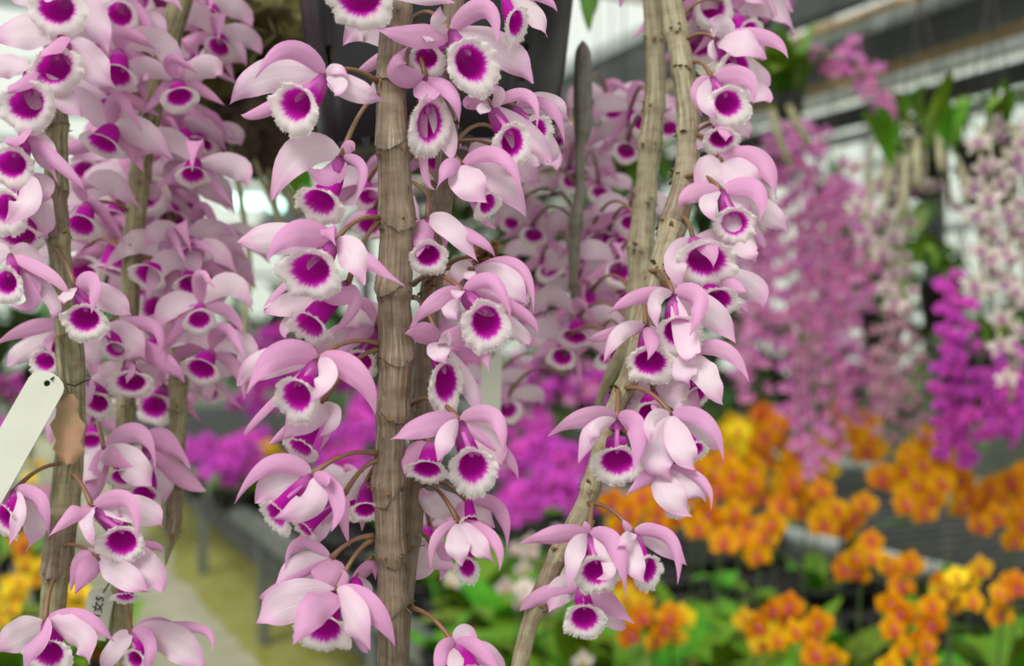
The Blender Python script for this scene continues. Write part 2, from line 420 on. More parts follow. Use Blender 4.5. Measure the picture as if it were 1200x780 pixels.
for k in range(8):                                              # brown boards, each its own panel
    for a0, a1, h0 in ((3.95, 4.45, 1.90), (4.62, 5.40, 1.92), (5.44, 6.20, 1.92), (5.75, 6.95, 1.52)):
        if h0 < 1.6 and k > 1: continue
        gobj('board', [(a0, a1, 1.2 + k * 1.75, 2.90 + k * 1.75, H + h0, H + h0 + .02)], M['board'], roof)
for k in range(7): gobj('cross_beam', [(-4.5, 7.0, 2.6 + k * 2.0, 2.68 + k * 2.0, H + 2.38, H + 2.46)], M['beam_grey'], roof)
for k, (a, ts) in enumerate(((3.45, (11.0, 14.4)), (5.6, (5.4, 10.2, 14.6)))):
    for t in ts:
        gobj('trim_%d' % (k + 1), [(a - .05, a + .05, t - .05, t + .05, 0, H + 1.6)], M['steel_dark'], kind='structure')
gobj('trim_3', [(-1.9, -1.8, 8.0, 8.1, 0, H + 2.38)], M['steel_dark'], kind='structure')

# ---------------------------------------------------------------- benches
def bench(label, a0, a1, t0, t1, z, posts):
    o = thing('plant_bench', label, 'bench', G(a0, t0, 0)); org = G(a0, t0, 0)
    def part(nm, boxes, m):
        if nm == 'rail' and boxes[0][0] > 2.65: m = M['pipe']
        mb = MB()
        for b in boxes: gbox(mb, *b)
        mb.v = [tuple(Vector(v) - org) for v in mb.v]
        return link(nm, mb.mesh(nm, m, False), o)
    part('rail', [(a0 - .025, a0 + .02, t0, t1, z - .075, z - .005)], M['steel'])
    part('rail', [(a1 - .02, a1 + .025, t0, t1, z - .075, z - .005)], M['steel'])
    part('side_panel', [(a0 + .02, a0 + .03, t0, t1, z - .22, z - .075)], M['steel_dark'])
    for t in posts:
        part('leg', [(a0 + .01, a0 + .055, t, t + .045, 0, z - .07)], M['steel']); part('leg', [(a1 - .055, a1 - .01, t, t + .045, 0, z - .07)], M['steel'])
    t = t0 + .05
    while t < t1 - .05:
        part('slat', [(a0 + .02, a1 - .02, t, t + .035, z - .05, z - .035)], M['steel_dark']); t += .12
    return o
BZ = 0.58
bench('grey metal bench beside the mossy path, its rail running back to the left', 0.95, 2.60, 1.35, 12.5, BZ, (1.5, 3.0, 4.5, 6.0, 7.5, 9.0, 10.5))
bench('far metal bench with a pale rail behind the first rows of orange orchids', 2.74, 4.6, 1.6, 12.5, BZ, (2.0, 4.0, 6.0, 8.0, 10.0))
bench('bench on the near side of the path, under the yellow flowers', -1.9, 0.05, 1.0, 12.5, BZ, (1.6, 3.4, 5.2, 7.0, 8.8))

# ---------------------------------------------------------------- small flowers and leaves (shared meshes)
def small_flower(name, kind, seed, nu=5, nv=4):
    """kind: colours and proportions; face looks along -Y, unit = 1 (span about 1)"""
    rng = random.Random(seed); mb = MB()
    pet, sep, lipc, ctr = kind['petal'], kind['sepal'], kind['lip'], kind['centre']
    def blade(ang, L, W, col, tipc, droop=0.0, fw=0.0):
        ca, sa = math.cos(ang), math.sin(ang); rows = []
        cup = rng.uniform(-.10, .05)
        for i in range(nu + 1):
            t = i / nu; w_ = W * .5 * (math.sin(math.pi * min(t, .999) ** kind.get('pw', .8)) ** .6 if 0 < t < 1 else (.12 if t == 0 else .05))
            row = []
            for j in range(nv + 1):
                s = -1 + 2 * j / nv
                x = ca * L * t - sa * s * w_; z = sa * L * t + ca * s * w_
                y = -fw * math.sin(t * 2.4) + droop * t * t + cup * (s * s) * W + rng.uniform(-.006, .006)
                c = Vector(ctr).lerp(Vector(col), smooth(t, .05, .3)).lerp(Vector(tipc), smooth(t, .5, 1) * .8)
                row.append(((x, y, z), tuple(c), (s, t)))
            rows.append(row)
        mb.grid(rows)
    R = math.radians; j = lambda: rng.uniform(-.08, .08)
    for a in (90, 215, 325): blade(R(a) + j(), .48 + j() * .4, kind['sw'], sep, kind.get('stip', sep), .05, .04)
    for a in (12, 168): blade(R(a) + j(), .50 + j() * .4, kind['pwid'], pet, kind.get('ptip', pet), .02, .08)
    ls = kind.get('lips', .2)
    rows = []
    for i in range(4):
        t = i / 3; r = ls * (0.25 + .75 * t); row = []
        for k in range(9):
            th = math.pi * (1.0 + k / 8.0) + (0.0)
            row.append(((math.cos(th) * r * .8, -.05 - .16 * math.sin(t * 2.2), -.02 + math.sin(th) * r - .02), tuple(Vector(lipc).lerp(Vector(kind.get('lipedge', lipc)), smooth(t, .5, 1))), (k / 8, t)))
        rows.append(row)
    mb.grid(rows)
    mb.tube([(0, -.02, .03), (0, -.14, .03), (0, -.17, 0)], [.05, .05, .02], 6, tuple(kind.get('col', lipc)))
    mb.tube([(0, 0, 0), (0, .10, .02), (0, .22, .10)], [.03, .02, .02], 5, (.10, .14, .04))
    return mb.mesh(name, M['fl'])
K_OR = dict(petal=(.80, .32, .003), sepal=(.78, .28, .003), ptip=(.88, .45, .006), stip=(.88, .42, .006), centre=(.58, .10, .008), lip=(.75, .05, .12), pwid=.58, sw=.40, lips=.15, col=(.85, .3, .35))
K_YE = dict(petal=(.92, .62, .02), sepal=(.90, .56, .02), centre=(.75, .30, .02), lip=(.65, .10, .04), pwid=.52, sw=.36, lips=.15, col=(.9, .6, .2))
K_MG = dict(petal=(.80, .07, .68), sepal=(.78, .09, .66), ptip=(.86, .16, .78), centre=(.40, .01, .30), lip=(.35, .0, .22), pwid=.56, sw=.40, lips=.16, col=(.8, .6, .8))
K_DM = dict(petal=(.55, .03, .44), sepal=(.58, .05, .46), ptip=(.68, .09, .58), centre=(.22, .0, .12), lip=(.2, .0, .12), pwid=.5, sw=.36, lips=.18, col=(.5, .2, .4))
K_WH = dict(petal=(.84, .72, .72), sepal=(.82, .66, .66), centre=(.80, .50, .40), lip=(.75, .45, .12), pwid=.5, sw=.36, lips=.18, col=(.9, .8, .4))
K_RO = dict(petal=(.75, .14, .02), sepal=(.70, .12, .02), ptip=(.80, .22, .05), centre=(.5, .05, .02), lip=(.6, .03, .05), pwid=.5, sw=.36, lips=.17)
K_PK = dict(petal=(.66, .15, .46), sepal=(.68, .19, .50), ptip=(.72, .26, .56), centre=(.50, .06, .34), lip=(.70, .35, .55), lipedge=(.80, .6, .7), pwid=.26, sw=.19, lips=.22, pw=.9)
K_PW = dict(petal=(.74, .64, .60), sepal=(.72, .62, .54), ptip=(.72, .56, .58), centre=(.55, .25, .42), lip=(.38, .05, .30), lipedge=(.78, .6, .68), pwid=.25, sw=.18, lips=.20, pw=.9)
K_DU = dict(petal=(.60, .34, .42), sepal=(.60, .38, .42), centre=(.45, .2, .3), lip=(.5, .18, .34), pwid=.24, sw=.18, lips=.18, pw=.9)
KIND = {k: [small_flower('flower', v, i * 3 + s) for s in range(3)] for i, (k, v) in enumerate(dict(orange=K_OR, yellow=K_YE, magenta=K_MG, deep=K_DM, white=K_WH, red=K_RO, pink=K_PK, pale=K_PW, dusty=K_DU).items())}

def leaf_mesh(L, W, bend, m, nu=7, fold=.15):
    mb = MB(); rows = []
    for i in range(nu + 1):
        t = i / nu; w_ = W * .5 * (math.sin(math.pi * min(max(t, .02), .985) ** .75) ** .7)
        row = []
        for j in range(5):
            s = -1 + j / 2
            row.append(((s * w_, L * (t - bend * .25 * t * t), L * bend * (t - 1.15 * t * t) + fold * abs(s) * w_), (1, 1, 1), (s, t)))
        rows.append(row)
    mb.grid(rows); return mb.mesh('leaf', m)
LV = [leaf_mesh(.17, .065, .5, M['leaf']), leaf_mesh(.14, .06, .8, M['leaf']), leaf_mesh(.20, .06, .3, M['leaf'])]
LVS = [leaf_mesh(.15, .022, .9, M['leaf']), leaf_mesh(.12, .02, .6, M['leaf'])]
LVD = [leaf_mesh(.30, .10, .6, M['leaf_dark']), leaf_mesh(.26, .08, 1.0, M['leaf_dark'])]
LVL = [leaf_mesh(.24, .10, .8, M['leaf_lime'])]
def put_leaf(par, org, me, loc, az, tilt, sc=1.0):
    o = link('leaf', me, par, Vector(loc) - org); o.rotation_euler = (math.radians(tilt), rr(-.3, .3), math.radians(az)); o.scale = (sc,) * 3; return o
def lathe(mb, prof, seg=20, org=Vector((0, 0, 0)), m=0):
    mb.grid([[(org + Vector((math.cos(k * math.tau / seg) * r, math.sin(k * math.tau / seg) * r, z)), (1, 1, 1), (k / seg, z * 10)) for k in range(seg + 1)] for r, z in prof], m=m)
POT = MB(); lathe(POT, [(.001, 0), (.035, 0), (.045, .075), (.049, .076), (.049, .088), (.043, .088), (.040, .072), (.001, .070)], 16); POT = POT.mesh('pot', M['black_matte'])

def phal(px, py, d, kind, n, fsize, label, group=None, spread=28, leaves=4, surf=None, lean=0.0, nspk=1, leafset=None, hgt=None):
    """potted orchid whose flower cluster is centred near the given image point; the pot stands on the bench"""
    c = P(px, py, d); zb = surf if surf is not None else BZ - .035
    base = Vector((c.x - lean, c.y + rr(-.02, .05), zb)); top = c.z + spread * d / FPX * .7
    o = thing('potted_orchid', label, 'orchid', base, group)
    link('pot', POT, o)
    for s in range(nspk):
        ox = rr(-.03, .03) * (1 if nspk > 1 else 0); sp = spread * d / FPX
        k0 = Vector((0, 0, .07)); k1 = Vector((lean * .2 + ox * .5, 0, (top - base.z) * .65)); k3 = Vector((c.x - base.x + ox + sp * .75, -.02, c.z - base.z - sp * .35)); k2 = Vector((c.x - base.x + ox - sp * .2, 0, top - base.z + sp * .2))
        pts = [k0 * (1 - t) ** 3 + k1 * 3 * t * (1 - t) ** 2 + k2 * 3 * t * t * (1 - t) + k3 * t ** 3 for t in [q / 12 for q in range(13)]]
        mb = MB(); mb.tube(pts, .0022, 6); link('flower_spike', mb.mesh('flower_spike', M['stem']), o)
    for i in range(n):
        a = i * 2.4 + rr(-.3, .3); q = math.sqrt((i + .5) / n); rx = spread * d / FPX
        loc = Vector((c.x + math.cos(a) * rx * q, c.y + rr(-.03, .02), c.z + math.sin(a) * rx * .8 * q)) - base
        f = link('flower', KIND[kind][i % 3], o, loc); s_ = fsize * rr(.85, 1.12); f.scale = (s_,) * 3
        f.rotation_euler = (rr(-.35, .25), rr(-.3, .3), rr(-.6, .6))
    for i in range(leaves):
        put_leaf(o, base, RNG.choice(leafset or LV), base + Vector((0, 0, .075)), i * 360 / max(leaves, 1) + rr(-30, 30), rr(8, 38), rr(.85, 1.2))
    return o

def P2a(px, py, d): q = P(px, py, d); return CA * q.x + SA * q.y
orange = ((846, 522, 2.9, 'yellow', 6), (884, 512, 3.3, 'orange', 6), (912, 548, 2.7, 'orange', 7), (866, 566, 2.4, 'orange', 9), (826, 556, 2.4, 'orange', 5), (962, 530, 2.9, 'yellow', 7), (1008, 512, 3.1, 'orange', 8), (940, 585, 2.3, 'orange', 9), (990, 604, 2.2, 'orange', 6),
    (1062, 558, 2.4, 'orange', 9), (1102, 538, 2.6, 'orange', 9), (1084, 582, 2.2, 'orange', 6), (1142, 586, 2.3, 'orange', 9), (1178, 612, 2.2, 'orange', 6), (1192, 572, 2.4, 'orange', 8), (844, 614, 2.1, 'orange', 8), (886, 628, 2.1, 'orange', 6), (764, 594, 2.2, 'orange', 8), (728, 600, 2.4, 'orange', 5),
    (1012, 655, 1.95, 'orange', 6), (1050, 672, 1.85, 'orange', 5), (1128, 682, 1.75, 'yellow', 6), (1106, 694, 1.75, 'orange', 4), (1172, 704, 1.7, 'orange', 6), (1074, 726, 1.6, 'orange', 7), (1050, 716, 1.65, 'orange', 4), (1066, 770, 1.55, 'orange', 7), (914, 728, 1.7, 'orange', 8), (942, 746, 1.62, 'orange', 7), (886, 738, 1.8, 'yellow', 4), (962, 766, 1.58, 'orange', 4),
    (742, 706, 2.0, 'yellow', 4), (766, 736, 1.9, 'orange', 6), (790, 726, 1.95, 'yellow', 4), (736, 690, 2.1, 'orange', 3), (1196, 690, 1.9, 'orange', 3), (906, 495, 3.8, 'red', 4), (1000, 490, 3.6, 'red', 4), (868, 505, 3.6, 'yellow', 4), (812, 590, 2.5, 'orange', 4), )
def where(px, py):
    h = 'left' if px < 820 else 'lower right' if px > 1000 and py > 640 else 'right' if px > 1000 else 'middle'
    return h
WORDS = ('rounded', 'loose', 'tight', 'drooping', 'upright', 'ragged', 'leaning', 'small', 'full', 'open')
seen = {}
def ulabel(base):
    seen[base] = seen.get(base, 0) + 1
    return base
rows_ = {}
for i, (x, y, d, k, n) in enumerate(orange):
    a = P2a(x, y, d)
    if a < 1.0: d *= 1.0 / a * 1.01
    row = 'front row by the black trays' if y > 660 else 'second row below the pale rail' if y > 600 else 'back row under the pink curtain' if y < 530 else 'dense middle row'
    col = {'orange': 'orange', 'yellow': 'golden yellow', 'red': 'red-orange'}[k]
    op = phal(x, y, d, k, n - (2 if n > 6 else 1), .039 * d / 1.9 * (1.32 if y > 650 else 1.42), '%s moth orchids in the %s of the right bench' % (col, row), 'potted %s orchids, %s' % (col, row), spread=33 if n > 5 else 24, leaves=5 if y > 600 else 3); rows_.setdefault((col, row), []).append((x, op))
ORD = ['leftmost', 'second from the left', 'third from the left', 'fourth from the left', 'fifth from the left', 'sixth from the left', 'seventh from the left', 'eighth from the left', 'ninth from the left', 'tenth from the left', 'eleventh from the left', 'twelfth from the left', 'thirteenth from the left', 'fourteenth from the left', 'fifteenth from the left']
for (col, row), L in rows_.items():
    L.sort(key=lambda q: q[0])
    if len(L) == 1: L[0][1]['label'] = '%s moth orchid, the only one in the %s' % (col, row)
    else:
        for k, (x, op) in enumerate(L): op['label'] = '%s moth orchid, %s in the %s' % (col, 'rightmost' if k == len(L) - 1 else ORD[k], row)
mag = ((600, 540, 3.0, 6), (632, 520, 3.1, 8), (664, 540, 3.0, 9), (640, 570, 2.8, 9), (608, 590, 2.8, 8), (672, 586, 2.8, 7), (592, 560, 3.1, 5), (690, 556, 3.0, 4), (622, 505, 3.3, 5), (612, 440, 4.6, 6), (650, 436, 4.6, 6), (690, 452, 4.4, 6), (634, 468, 4.2, 5))
for x, y, d, n in mag: phal(x, y, d, 'magenta', n, .058 if y > 490 else .075, 'bright magenta orchids in a dense mass between the thick and pale canes' if y > 490 else 'magenta orchids farther back above the dense magenta mass', 'magenta orchids at the centre' if y > 490 else 'magenta orchids farther back', spread=26, leaves=3)
for x, y, d, n in ((228, 524, 5.2, 6), (256, 530, 5.0, 7), (286, 538, 4.8, 8), (262, 552, 4.8, 6), (300, 520, 5.0, 5), (392, 440, 4.6, 7), (330, 430, 5.0, 7), (304, 440, 5.2, 7), (352, 470, 4.8, 7), (296, 470, 5.2, 6), (420, 500, 4.3, 8), (440, 470, 4.3, 6), (402, 540, 4.2, 6), (430, 556, 4.0, 6), (372, 520, 4.5, 5), (318, 400, 5.5, 6), (276, 395, 5.6, 5)):
    lo = y > 510
    phal(x, y, d, 'magenta' if lo or x > 400 else 'deep', n, .092, 'magenta orchids low on the bench just above its rail' if lo else 'deep magenta orchids seen between the left flowers and the thick cane', 'low magenta orchids' if lo else 'deep magenta orchids', spread=22, leaves=3)
for x, y, d, n in ((312, 528, 5.0, 4), (326, 536, 4.9, 3)): phal(x, y, d, 'yellow', n, .07, 'pair of yellow orchids among the low magenta ones', 'yellow orchids beside the magenta', spread=11, leaves=2)
for x, y, d, n in ((612, 650, 2.3, 4), (640, 700, 2.0, 5), (660, 685, 2.1, 5), (606, 690, 2.2, 3), (664, 632, 2.4, 4), (516, 675, 2.3, 1), (668, 776, 1.8, 1)): phal(x, y, d, 'white', n, .042, 'white and blush orchid low behind the pale cane', 'white orchids', spread=22, leaves=5)
for x, y, d, k, n in ((14, 690, 2.3, 'yellow', 5), (40, 668, 2.4, 'yellow', 4), (22, 640, 2.6, 'orange', 4), (84, 700, 2.3, 'yellow', 4), (36, 545, 3.4, 'yellow', 3), (10, 712, 2.2, 'yellow', 4), (88, 716, 2.3, 'yellow', 3), (50, 580, 3.0, 'pink', 6), (14, 500, 3.6, 'magenta', 6), (8, 450, 4.0, 'deep', 6), (36, 470, 4.0, 'pink', 6), (108, 760, 2.3, 'orange', 3)):
    phal(x, y, d, k, n, .046, '%s orchid on the near bench at far left' % {'pink': 'dusty pink', 'deep': 'deep magenta'}.get(k, k), '%s orchids at far left' % k, spread=20, leaves=4)
byl = {}
for o_ in COL.objects:
    if o_.name.startswith('potted_orchid') and not o_.get('label', '').count('moth orchid'): byl.setdefault(o_['label'], []).append(o_)
bpy.context.view_layer.update()
for lb_, L in byl.items():
    if not 1 < len(L) <= 15: continue
    L.sort(key=lambda q: q.location.x / q.location.y)
    for k, op in enumerate(L):
        bs = {'bright magenta orchids in a dense mass between the thick and pale canes': 'bright magenta orchid plant in the dense mass behind the canes', 'magenta orchids farther back above the dense magenta mass': 'magenta orchid plant farther back above the dense mass', 'magenta orchids low on the bench just above its rail': 'magenta orchid plant low above the bench rail', 'deep magenta orchids seen between the left flowers and the thick cane': 'deep magenta orchid plant left of the thick cane'}.get(lb_, lb_)
        op['label'] = '%s, %s' % (bs, 'rightmost' if k == len(L) - 1 else ORD[k])
# leafy plants without flowers between the orchids, each a plant of its own
for i, (x, y, d) in enumerate(((520, 700, 2.4), (560, 690, 2.5), (600, 640, 2.7), (590, 740, 2.1), (640, 745, 1.95), (690, 740, 1.9), (820, 700, 1.9), (850, 760, 1.7), (800, 660, 2.1), (860, 670, 2.0), (980, 700, 1.75), (1000, 750, 1.6), (920, 670, 2.0), (1150, 750, 1.55), (1190, 740, 1.6), (1120, 780, 1.5), (1020, 780, 1.52), (700, 690, 2.1), (540, 640, 2.9), (500, 650, 3.0), (760, 780, 1.7), (900, 790, 1.6), (1180, 790, 1.5), (960, 650, 2.1), (300, 560, 4.9), (440, 600, 4.0), (350, 560, 4.5), (410, 590, 4.2), (690, 640, 2.4), (1200, 650, 2.0))):
    a = P2a(x, y, d)
    if a < 1.0: d *= 1.0 / a * 1.02
    c = P(x, y, d); base = Vector((c.x, c.y, BZ - .035))
    o = thing('potted_plant', 'leafy green potted plant without flowers among the trays on the bench', 'potted plant', base, 'leafy pots on the right bench')
    link('pot', POT, o)
    for k in range(8): put_leaf(o, base, RNG.choice(LV), base + Vector((0, 0, .07)), k * 49 + rr(-20, 20), rr(10, 66), rr(1.0, 1.45))
# black trays of young pots
def tray(a, t):
    org = G(a, t, BZ - .034)
    o = thing('plant_tray', 'black plastic tray of small empty cells on the bench between leafy pots', 'tray', org, 'black plant trays'); o.rotation_euler = (0, 0, math.radians(25))
    mb = MB(); mb.box((0, 0, 0), (.42, .42, .006)); link('base', mb.mesh('base', M['black_matte'], False), o)
    for i in range(5):
        for j in range(5):
            link('cell', CELL, o, (.045 + .082 * i, .045 + .082 * j, .004))
CELL = MB(); lathe(CELL, [(.024, 0), (.036, .055), (.040, .056), (.036, .060), (.032, .04), (.001, .038)], 10); CELL = CELL.mesh('cell', M['black_matte'])
for a, t in ((1.0, 2.1), (1.45, 2.1), (1.0, 2.6), (1.45, 2.6), (1.9, 2.3), (1.0, 1.5), (1.45, 1.5), (1.0, 3.1), (1.45, 3.1), (1.9, 1.75), (1.9, 2.8), (2.35, 2.0), (1.0, 3.6), (1.5, 3.6)): tray(a, t)

# ---------------------------------------------------------------- hanging baskets with curtains of small orchids
def curtain(label, px, py, d, strands, kind, fsize, cat='orchid', leafs=0, lset=None, tan=0, group=None, name='hanging_orchid', pot=True, step=16, leafkind=None, wire_to=3.1):
    """px, py: the pot; strands: (dx0, dx1, y_end, flowers from y) in pixels"""
    c = P(px, py, d); o = thing(name, label, cat, c, group)
    if pot:
        mb = MB(); lathe(mb, [(.001, -.06), (.035, -.06), (.048, .03), (.052, .03), (.052, .04), (.045, .04), (.001, .03)], 18); link('pot', mb.mesh('pot', M['black_matte']), o)
        for k in range(3):
            mb = MB(); a = k * math.tau / 3; mb.tube([(math.cos(a) * .05, math.sin(a) * .05, .035), (0, 0, .30)], .0012, 5); link('wire', mb.mesh('wire', M['wire']), o)
        mb = MB(); mb.tube([(0, 0, .30), (0, 0, max(wire_to - c.z, .35))], .0012, 5); link('wire', mb.mesh('wire', M['wire']), o)
    for dx0, dx1, y1, y0 in strands:
        u = d / FPX; pts = []
        N = 14
        for k in range(N + 1):
            t = k / N; arch = math.sin(min(t * 3.2, 1) * math.pi / 2)
            x = (dx0 * arch * .6 + (dx1 - dx0 * .6) * t) * u if False else ((dx0 + (dx1 - dx0) * t) * arch) * u
            z = .05 + .03 * math.sin(min(t * 4, 1) * math.pi) - (y1 - py) * u * max(0, t - .03)
            pts.append(Vector((x, -.07 * arch + rr(-.003, .003), z)))
        mb = MB(); mb.tube(pts, .0035 if tan else .0022, 6); link('stem', mb.mesh('stem', M['stem_tan'] if tan else M['stem']), o)
        y = y0; s_ = 0
        while y < y1 - 2:
            t = min(max((y - py) / max(y1 - py, 1) + .03, 0), 1); f = t * N; ia = min(int(f), N - 1); q = pts[ia].lerp(pts[ia + 1], f - ia)
            side = (-1 if s_ % 2 else 1)
            fl = link('flower', RNG.choice(KIND[kind]), o, q + Vector((side * rr(.1, .55) * fsize, -rr(.1, .5) * fsize, 0))); sc = fsize * rr(.85, 1.15); fl.scale = (sc,) * 3
            fl.rotation_euler = (rr(-.4, .2), rr(-.4, .4), side * rr(0, .9)); y += step * rr(.8, 1.2); s_ += 1
    for k in range(leafs):
        put_leaf(o, c, RNG.choice(lset or LVS), c + Vector((rr(-.03, .03), rr(-.03, .03), .06)), k * 137, rr(15, 80), rr(.5, .85))
    return o
def S(n, xa, xb, ya, yb, y0, y0j=10): return [((xa + (xb - xa) * (k + .5) / n) + rr(-4, 4), (xa + (xb - xa) * (k + .5) / n) * 1.02 + rr(-8, 8), rr(ya, yb), y0 + rr(-y0j, y0j)) for k in range(n)]
curtain('tall curtain of small magenta-pink orchids hanging just right of the pale cane', 918, 175, 2.5, S(7, -45, 60, 400, 520, 205, 20), 'pink', .050, leafs=7, step=13)
curtain('second magenta-pink curtain of small orchids, behind and right of the tallest one', 975, 235, 2.9, S(6, -42, 50, 420, 540, 262, 20), 'pink', .054, leafs=6, step=13)
curtain('lower magenta-pink orchids hanging behind the tall pink curtain', 890, 300, 3.4, S(5, -40, 60, 420, 490, 318), 'pink', .056, leafs=5, step=14)
curtain('basket of white purple-eyed orchids with beige canes at upper right', 1078, 190, 1.9, S(4, -80, -30, 330, 400, 225, 20) + S(2, -20, 20, 260, 300, 235) , 'pale', .044, leafs=8, lset=LVS, tan=1, step=19)
curtain('widest curtain of white purple-eyed orchids at the right edge', 1160, 195, 1.75, S(6, -45, 60, 380, 520, 225, 20), 'pale', .044, leafs=8, lset=LVS, tan=1, step=18)
curtain('dusty pink column of tiny orchids below the gap in the white ones', 1035, 385, 2.5, S(4, -22, 24, 500, 545, 405), 'dusty', .042, leafs=4, step=11)
curtain('narrow deep magenta column of orchids at the right', 1104, 350, 2.3, S(3, -14, 14, 540, 575, 372), 'magenta', .036, leafs=3, step=10)
curtain('low pink-purple orchids hanging at the lower right edge', 1165, 440, 2.2, S(5, -45, 40, 520, 560, 455), 'magenta', .04, leafs=3, step=11)
curtain('pale lilac orchids hanging low between the magenta ones', 1128, 430, 2.35, S(3, -20, 24, 520, 545, 455), 'pale', .04, leafs=3, step=12)
curtain('blurred pink orchids behind the top of the pale jointed cane', 880, -10, 1.9, S(4, -38, 26, 50, 70, 12), 'pink', .05, leafs=3, step=12)
curtain('pink orchids hanging between the thick cane and the dense magenta mass', 560, 330, 3.2, S(6, -50, 60, 400, 470, 345), 'pink', .056, leafs=5, step=14)
curtain('pink orchids hanging behind the blurred upright cane', 700, 360, 3.0, S(6, -60, 70, 430, 500, 380), 'pink', .056, leafs=4, step=14)
curtain('short pink sprays hanging in front of the orange orchids', 935, 430, 2.1, S(4, -20, 32, 560, 600, 520, 14), 'pink', .034, leafs=0, step=11, pot=False)
# the bright pink spray against the roof
c = P(925, 110, 2.2); o = thing('hanging_orchid', 'leafy orchid with one bright pink spray arching over the roof bars', 'orchid', c)
mb = MB(); lathe(mb, [(.001, -.05), (.022, -.05), (.03, -.01), (.032, .0), (.001, -.01)], 16); link('pot', mb.mesh('pot', M['black_matte']), o)
mb = MB(); mb.tube([(0, 0, 0), (0, 0, 1.2)], .0012, 5); link('wire', mb.mesh('wire', M['wire']), o)
spr = [P(x, y, 2.15) - c for x, y in ((930, 105), (945, 60), (965, 62), (1000, 72), (1030, 98), (1062, 132))]
mb = MB(); mb.tube([Vector(q) for q in cat_rom([tuple(v) for v in spr], 4)], .0018, 6); link('flower_spike', mb.mesh('flower_spike', M['stem']), o)
for x, y in ((956, 62), (970, 74), (982, 66), (1000, 48), (990, 60), (1004, 66), (978, 84), (996, 84), (1010, 78), (1008, 100), (1018, 96), (1028, 80), (1024, 108), (1034, 112), (1030, 124), (1042, 120), (1050, 126), (1056, 134), (968, 82), (1014, 112), (986, 78), (1046, 134)):
    f = link('flower', KIND['pink'][RNG.randrange(3)], o, P(x, y, 2.14 + rr(-.03, .03)) - c); f.scale = (.040,) * 3; f.rotation_euler = (rr(-.4, .3), rr(-.5, .5), rr(-.7, .7))
for k in range(15): put_leaf(o, c, (LV + LVL)[k % 4], c + Vector((rr(-.03, .03), 0, 0)), k * 137, rr(20, 85), rr(.65, .95))
for k, (x0, y0, x1, y1) in enumerate(((905, 130, 926, 195), (925, 125, 948, 170))):
    mb = MB(); mb.tube([P(x0, y0, 2.16) - c, P((x0 + x1) / 2 - 2, (y0 + y1) / 2, 2.12) - c, P(x1, y1, 2.12) - c], .008, 7); link('cane', mb.mesh('cane', M['stem_tan']), o)
# beige canes of the basket at upper right
o = thing('orchid_clump', 'clump of drooping beige canes and roots over the white orchid baskets', 'orchid', P(1110, 190, 1.8)); org = P(1110, 190, 1.8)
for x0, y0, x1, y1, w_ in ((1062, 200, 1052, 262, 9), (1074, 176, 1076, 220, 10), (1128, 196, 1134, 240, 10), (1150, 200, 1190, 228, 9), (1040, 215, 1030, 250, 6), (1168, 190, 1178, 250, 7), (1100, 170, 1104, 200, 10), (1020, 230, 1006, 262, 5), (1190, 230, 1196, 300, 7)):
    mb = MB(); r = w_ / 2 * 1.75 / FPX
    mb.tube([P(1110 + (x0 - 1110) * .5, 172, 1.8) - org, P(x0, y0 - 12, 1.76) - org, P(x0 + (x1 - x0) * .3, (y0 + y1) / 2, 1.74) - org, P(x1, y1, 1.73) - org], [r * .6, r, r, r * .8], 8); link('cane', mb.mesh('cane', M['stem_tan']), o)
for k, (x, y) in enumerate(((1060, 180), (1085, 172), (1150, 190), (1172, 165), (1120, 182), (1100, 190), (1160, 175), (1045, 195))):
    for j in range(2): put_leaf(o, org, LVS[j], P(x, y, 1.76), rr(-180, 180), rr(20, 80), 1.1)

# ---------------------------------------------------------------- black pot, moss basket, roots near the top
c = P(512, 0, .775); rt = .101
o = thing('hanging_pot', 'large black plastic hanging pot with torn slots behind the thick cane', 'plant pot', P(512, 190, .775)); zz = P(512, 190, .775).z
prof = [(.001, 0), (.066, 0.0), (.080, .006), (.087, .042), (.0905, .066), (.098, .13), (.101, .17), (.108, .172)]
mb = MB(); seg = 72; slots = {62: 1, 44: 1, 28: 1, 10: 1}; rows = []
for r, z in prof[:8]: rows.append([(Vector((math.cos(k * math.tau / seg) * r, math.sin(k * math.tau / seg) * r, z)), (1, 1, 1), (k / seg, z)) for k in range(seg + 1)])
idx = [[mb.vert(*q) for q in r] for r in rows]
for a in range(len(idx) - 1):
    for b in range(seg):
        if a == 3 and b in slots: continue
        mb.face(idx[a][b], idx[a][b + 1], idx[a + 1][b + 1], idx[a + 1][b])
me = mb.mesh('pot_wall', M['black']); pw = link('pot_wall', me, o)
md = pw.modifiers.new('thickness', 'SOLIDIFY'); md.thickness = .0018
mb = MB(); lathe(mb, [(.001, .006), (.080, .010), (.095, .14), (.097, .165), (.001, .172)], 40); link('potting_bark', mb.mesh('potting_bark', M['soil']), o)
mb = MB(); lathe(mb, [(.100, .168), (.107, .168), (.108, .188), (.101, .190), (.100, .168)], 48); link('rim', mb.mesh('rim', M['black']), o)
for k in range(7):   # torn strips at the bottom edge
    mb = MB(); a = -math.pi / 2 + (k - 3) * .28; q = Vector((math.cos(a) * .079, math.sin(a) * .079, .008)); s_ = Vector((-math.sin(a), math.cos(a), 0)) * rr(.004, .009)
    A = mb.vert(q - s_); B = mb.vert(q + s_); C = mb.vert(q + s_ * .5 + Vector((0, 0, -rr(.006, .016)))); mb.face(A, B, C); link('torn_edge', mb.mesh('torn_edge', M['black'], False), o)

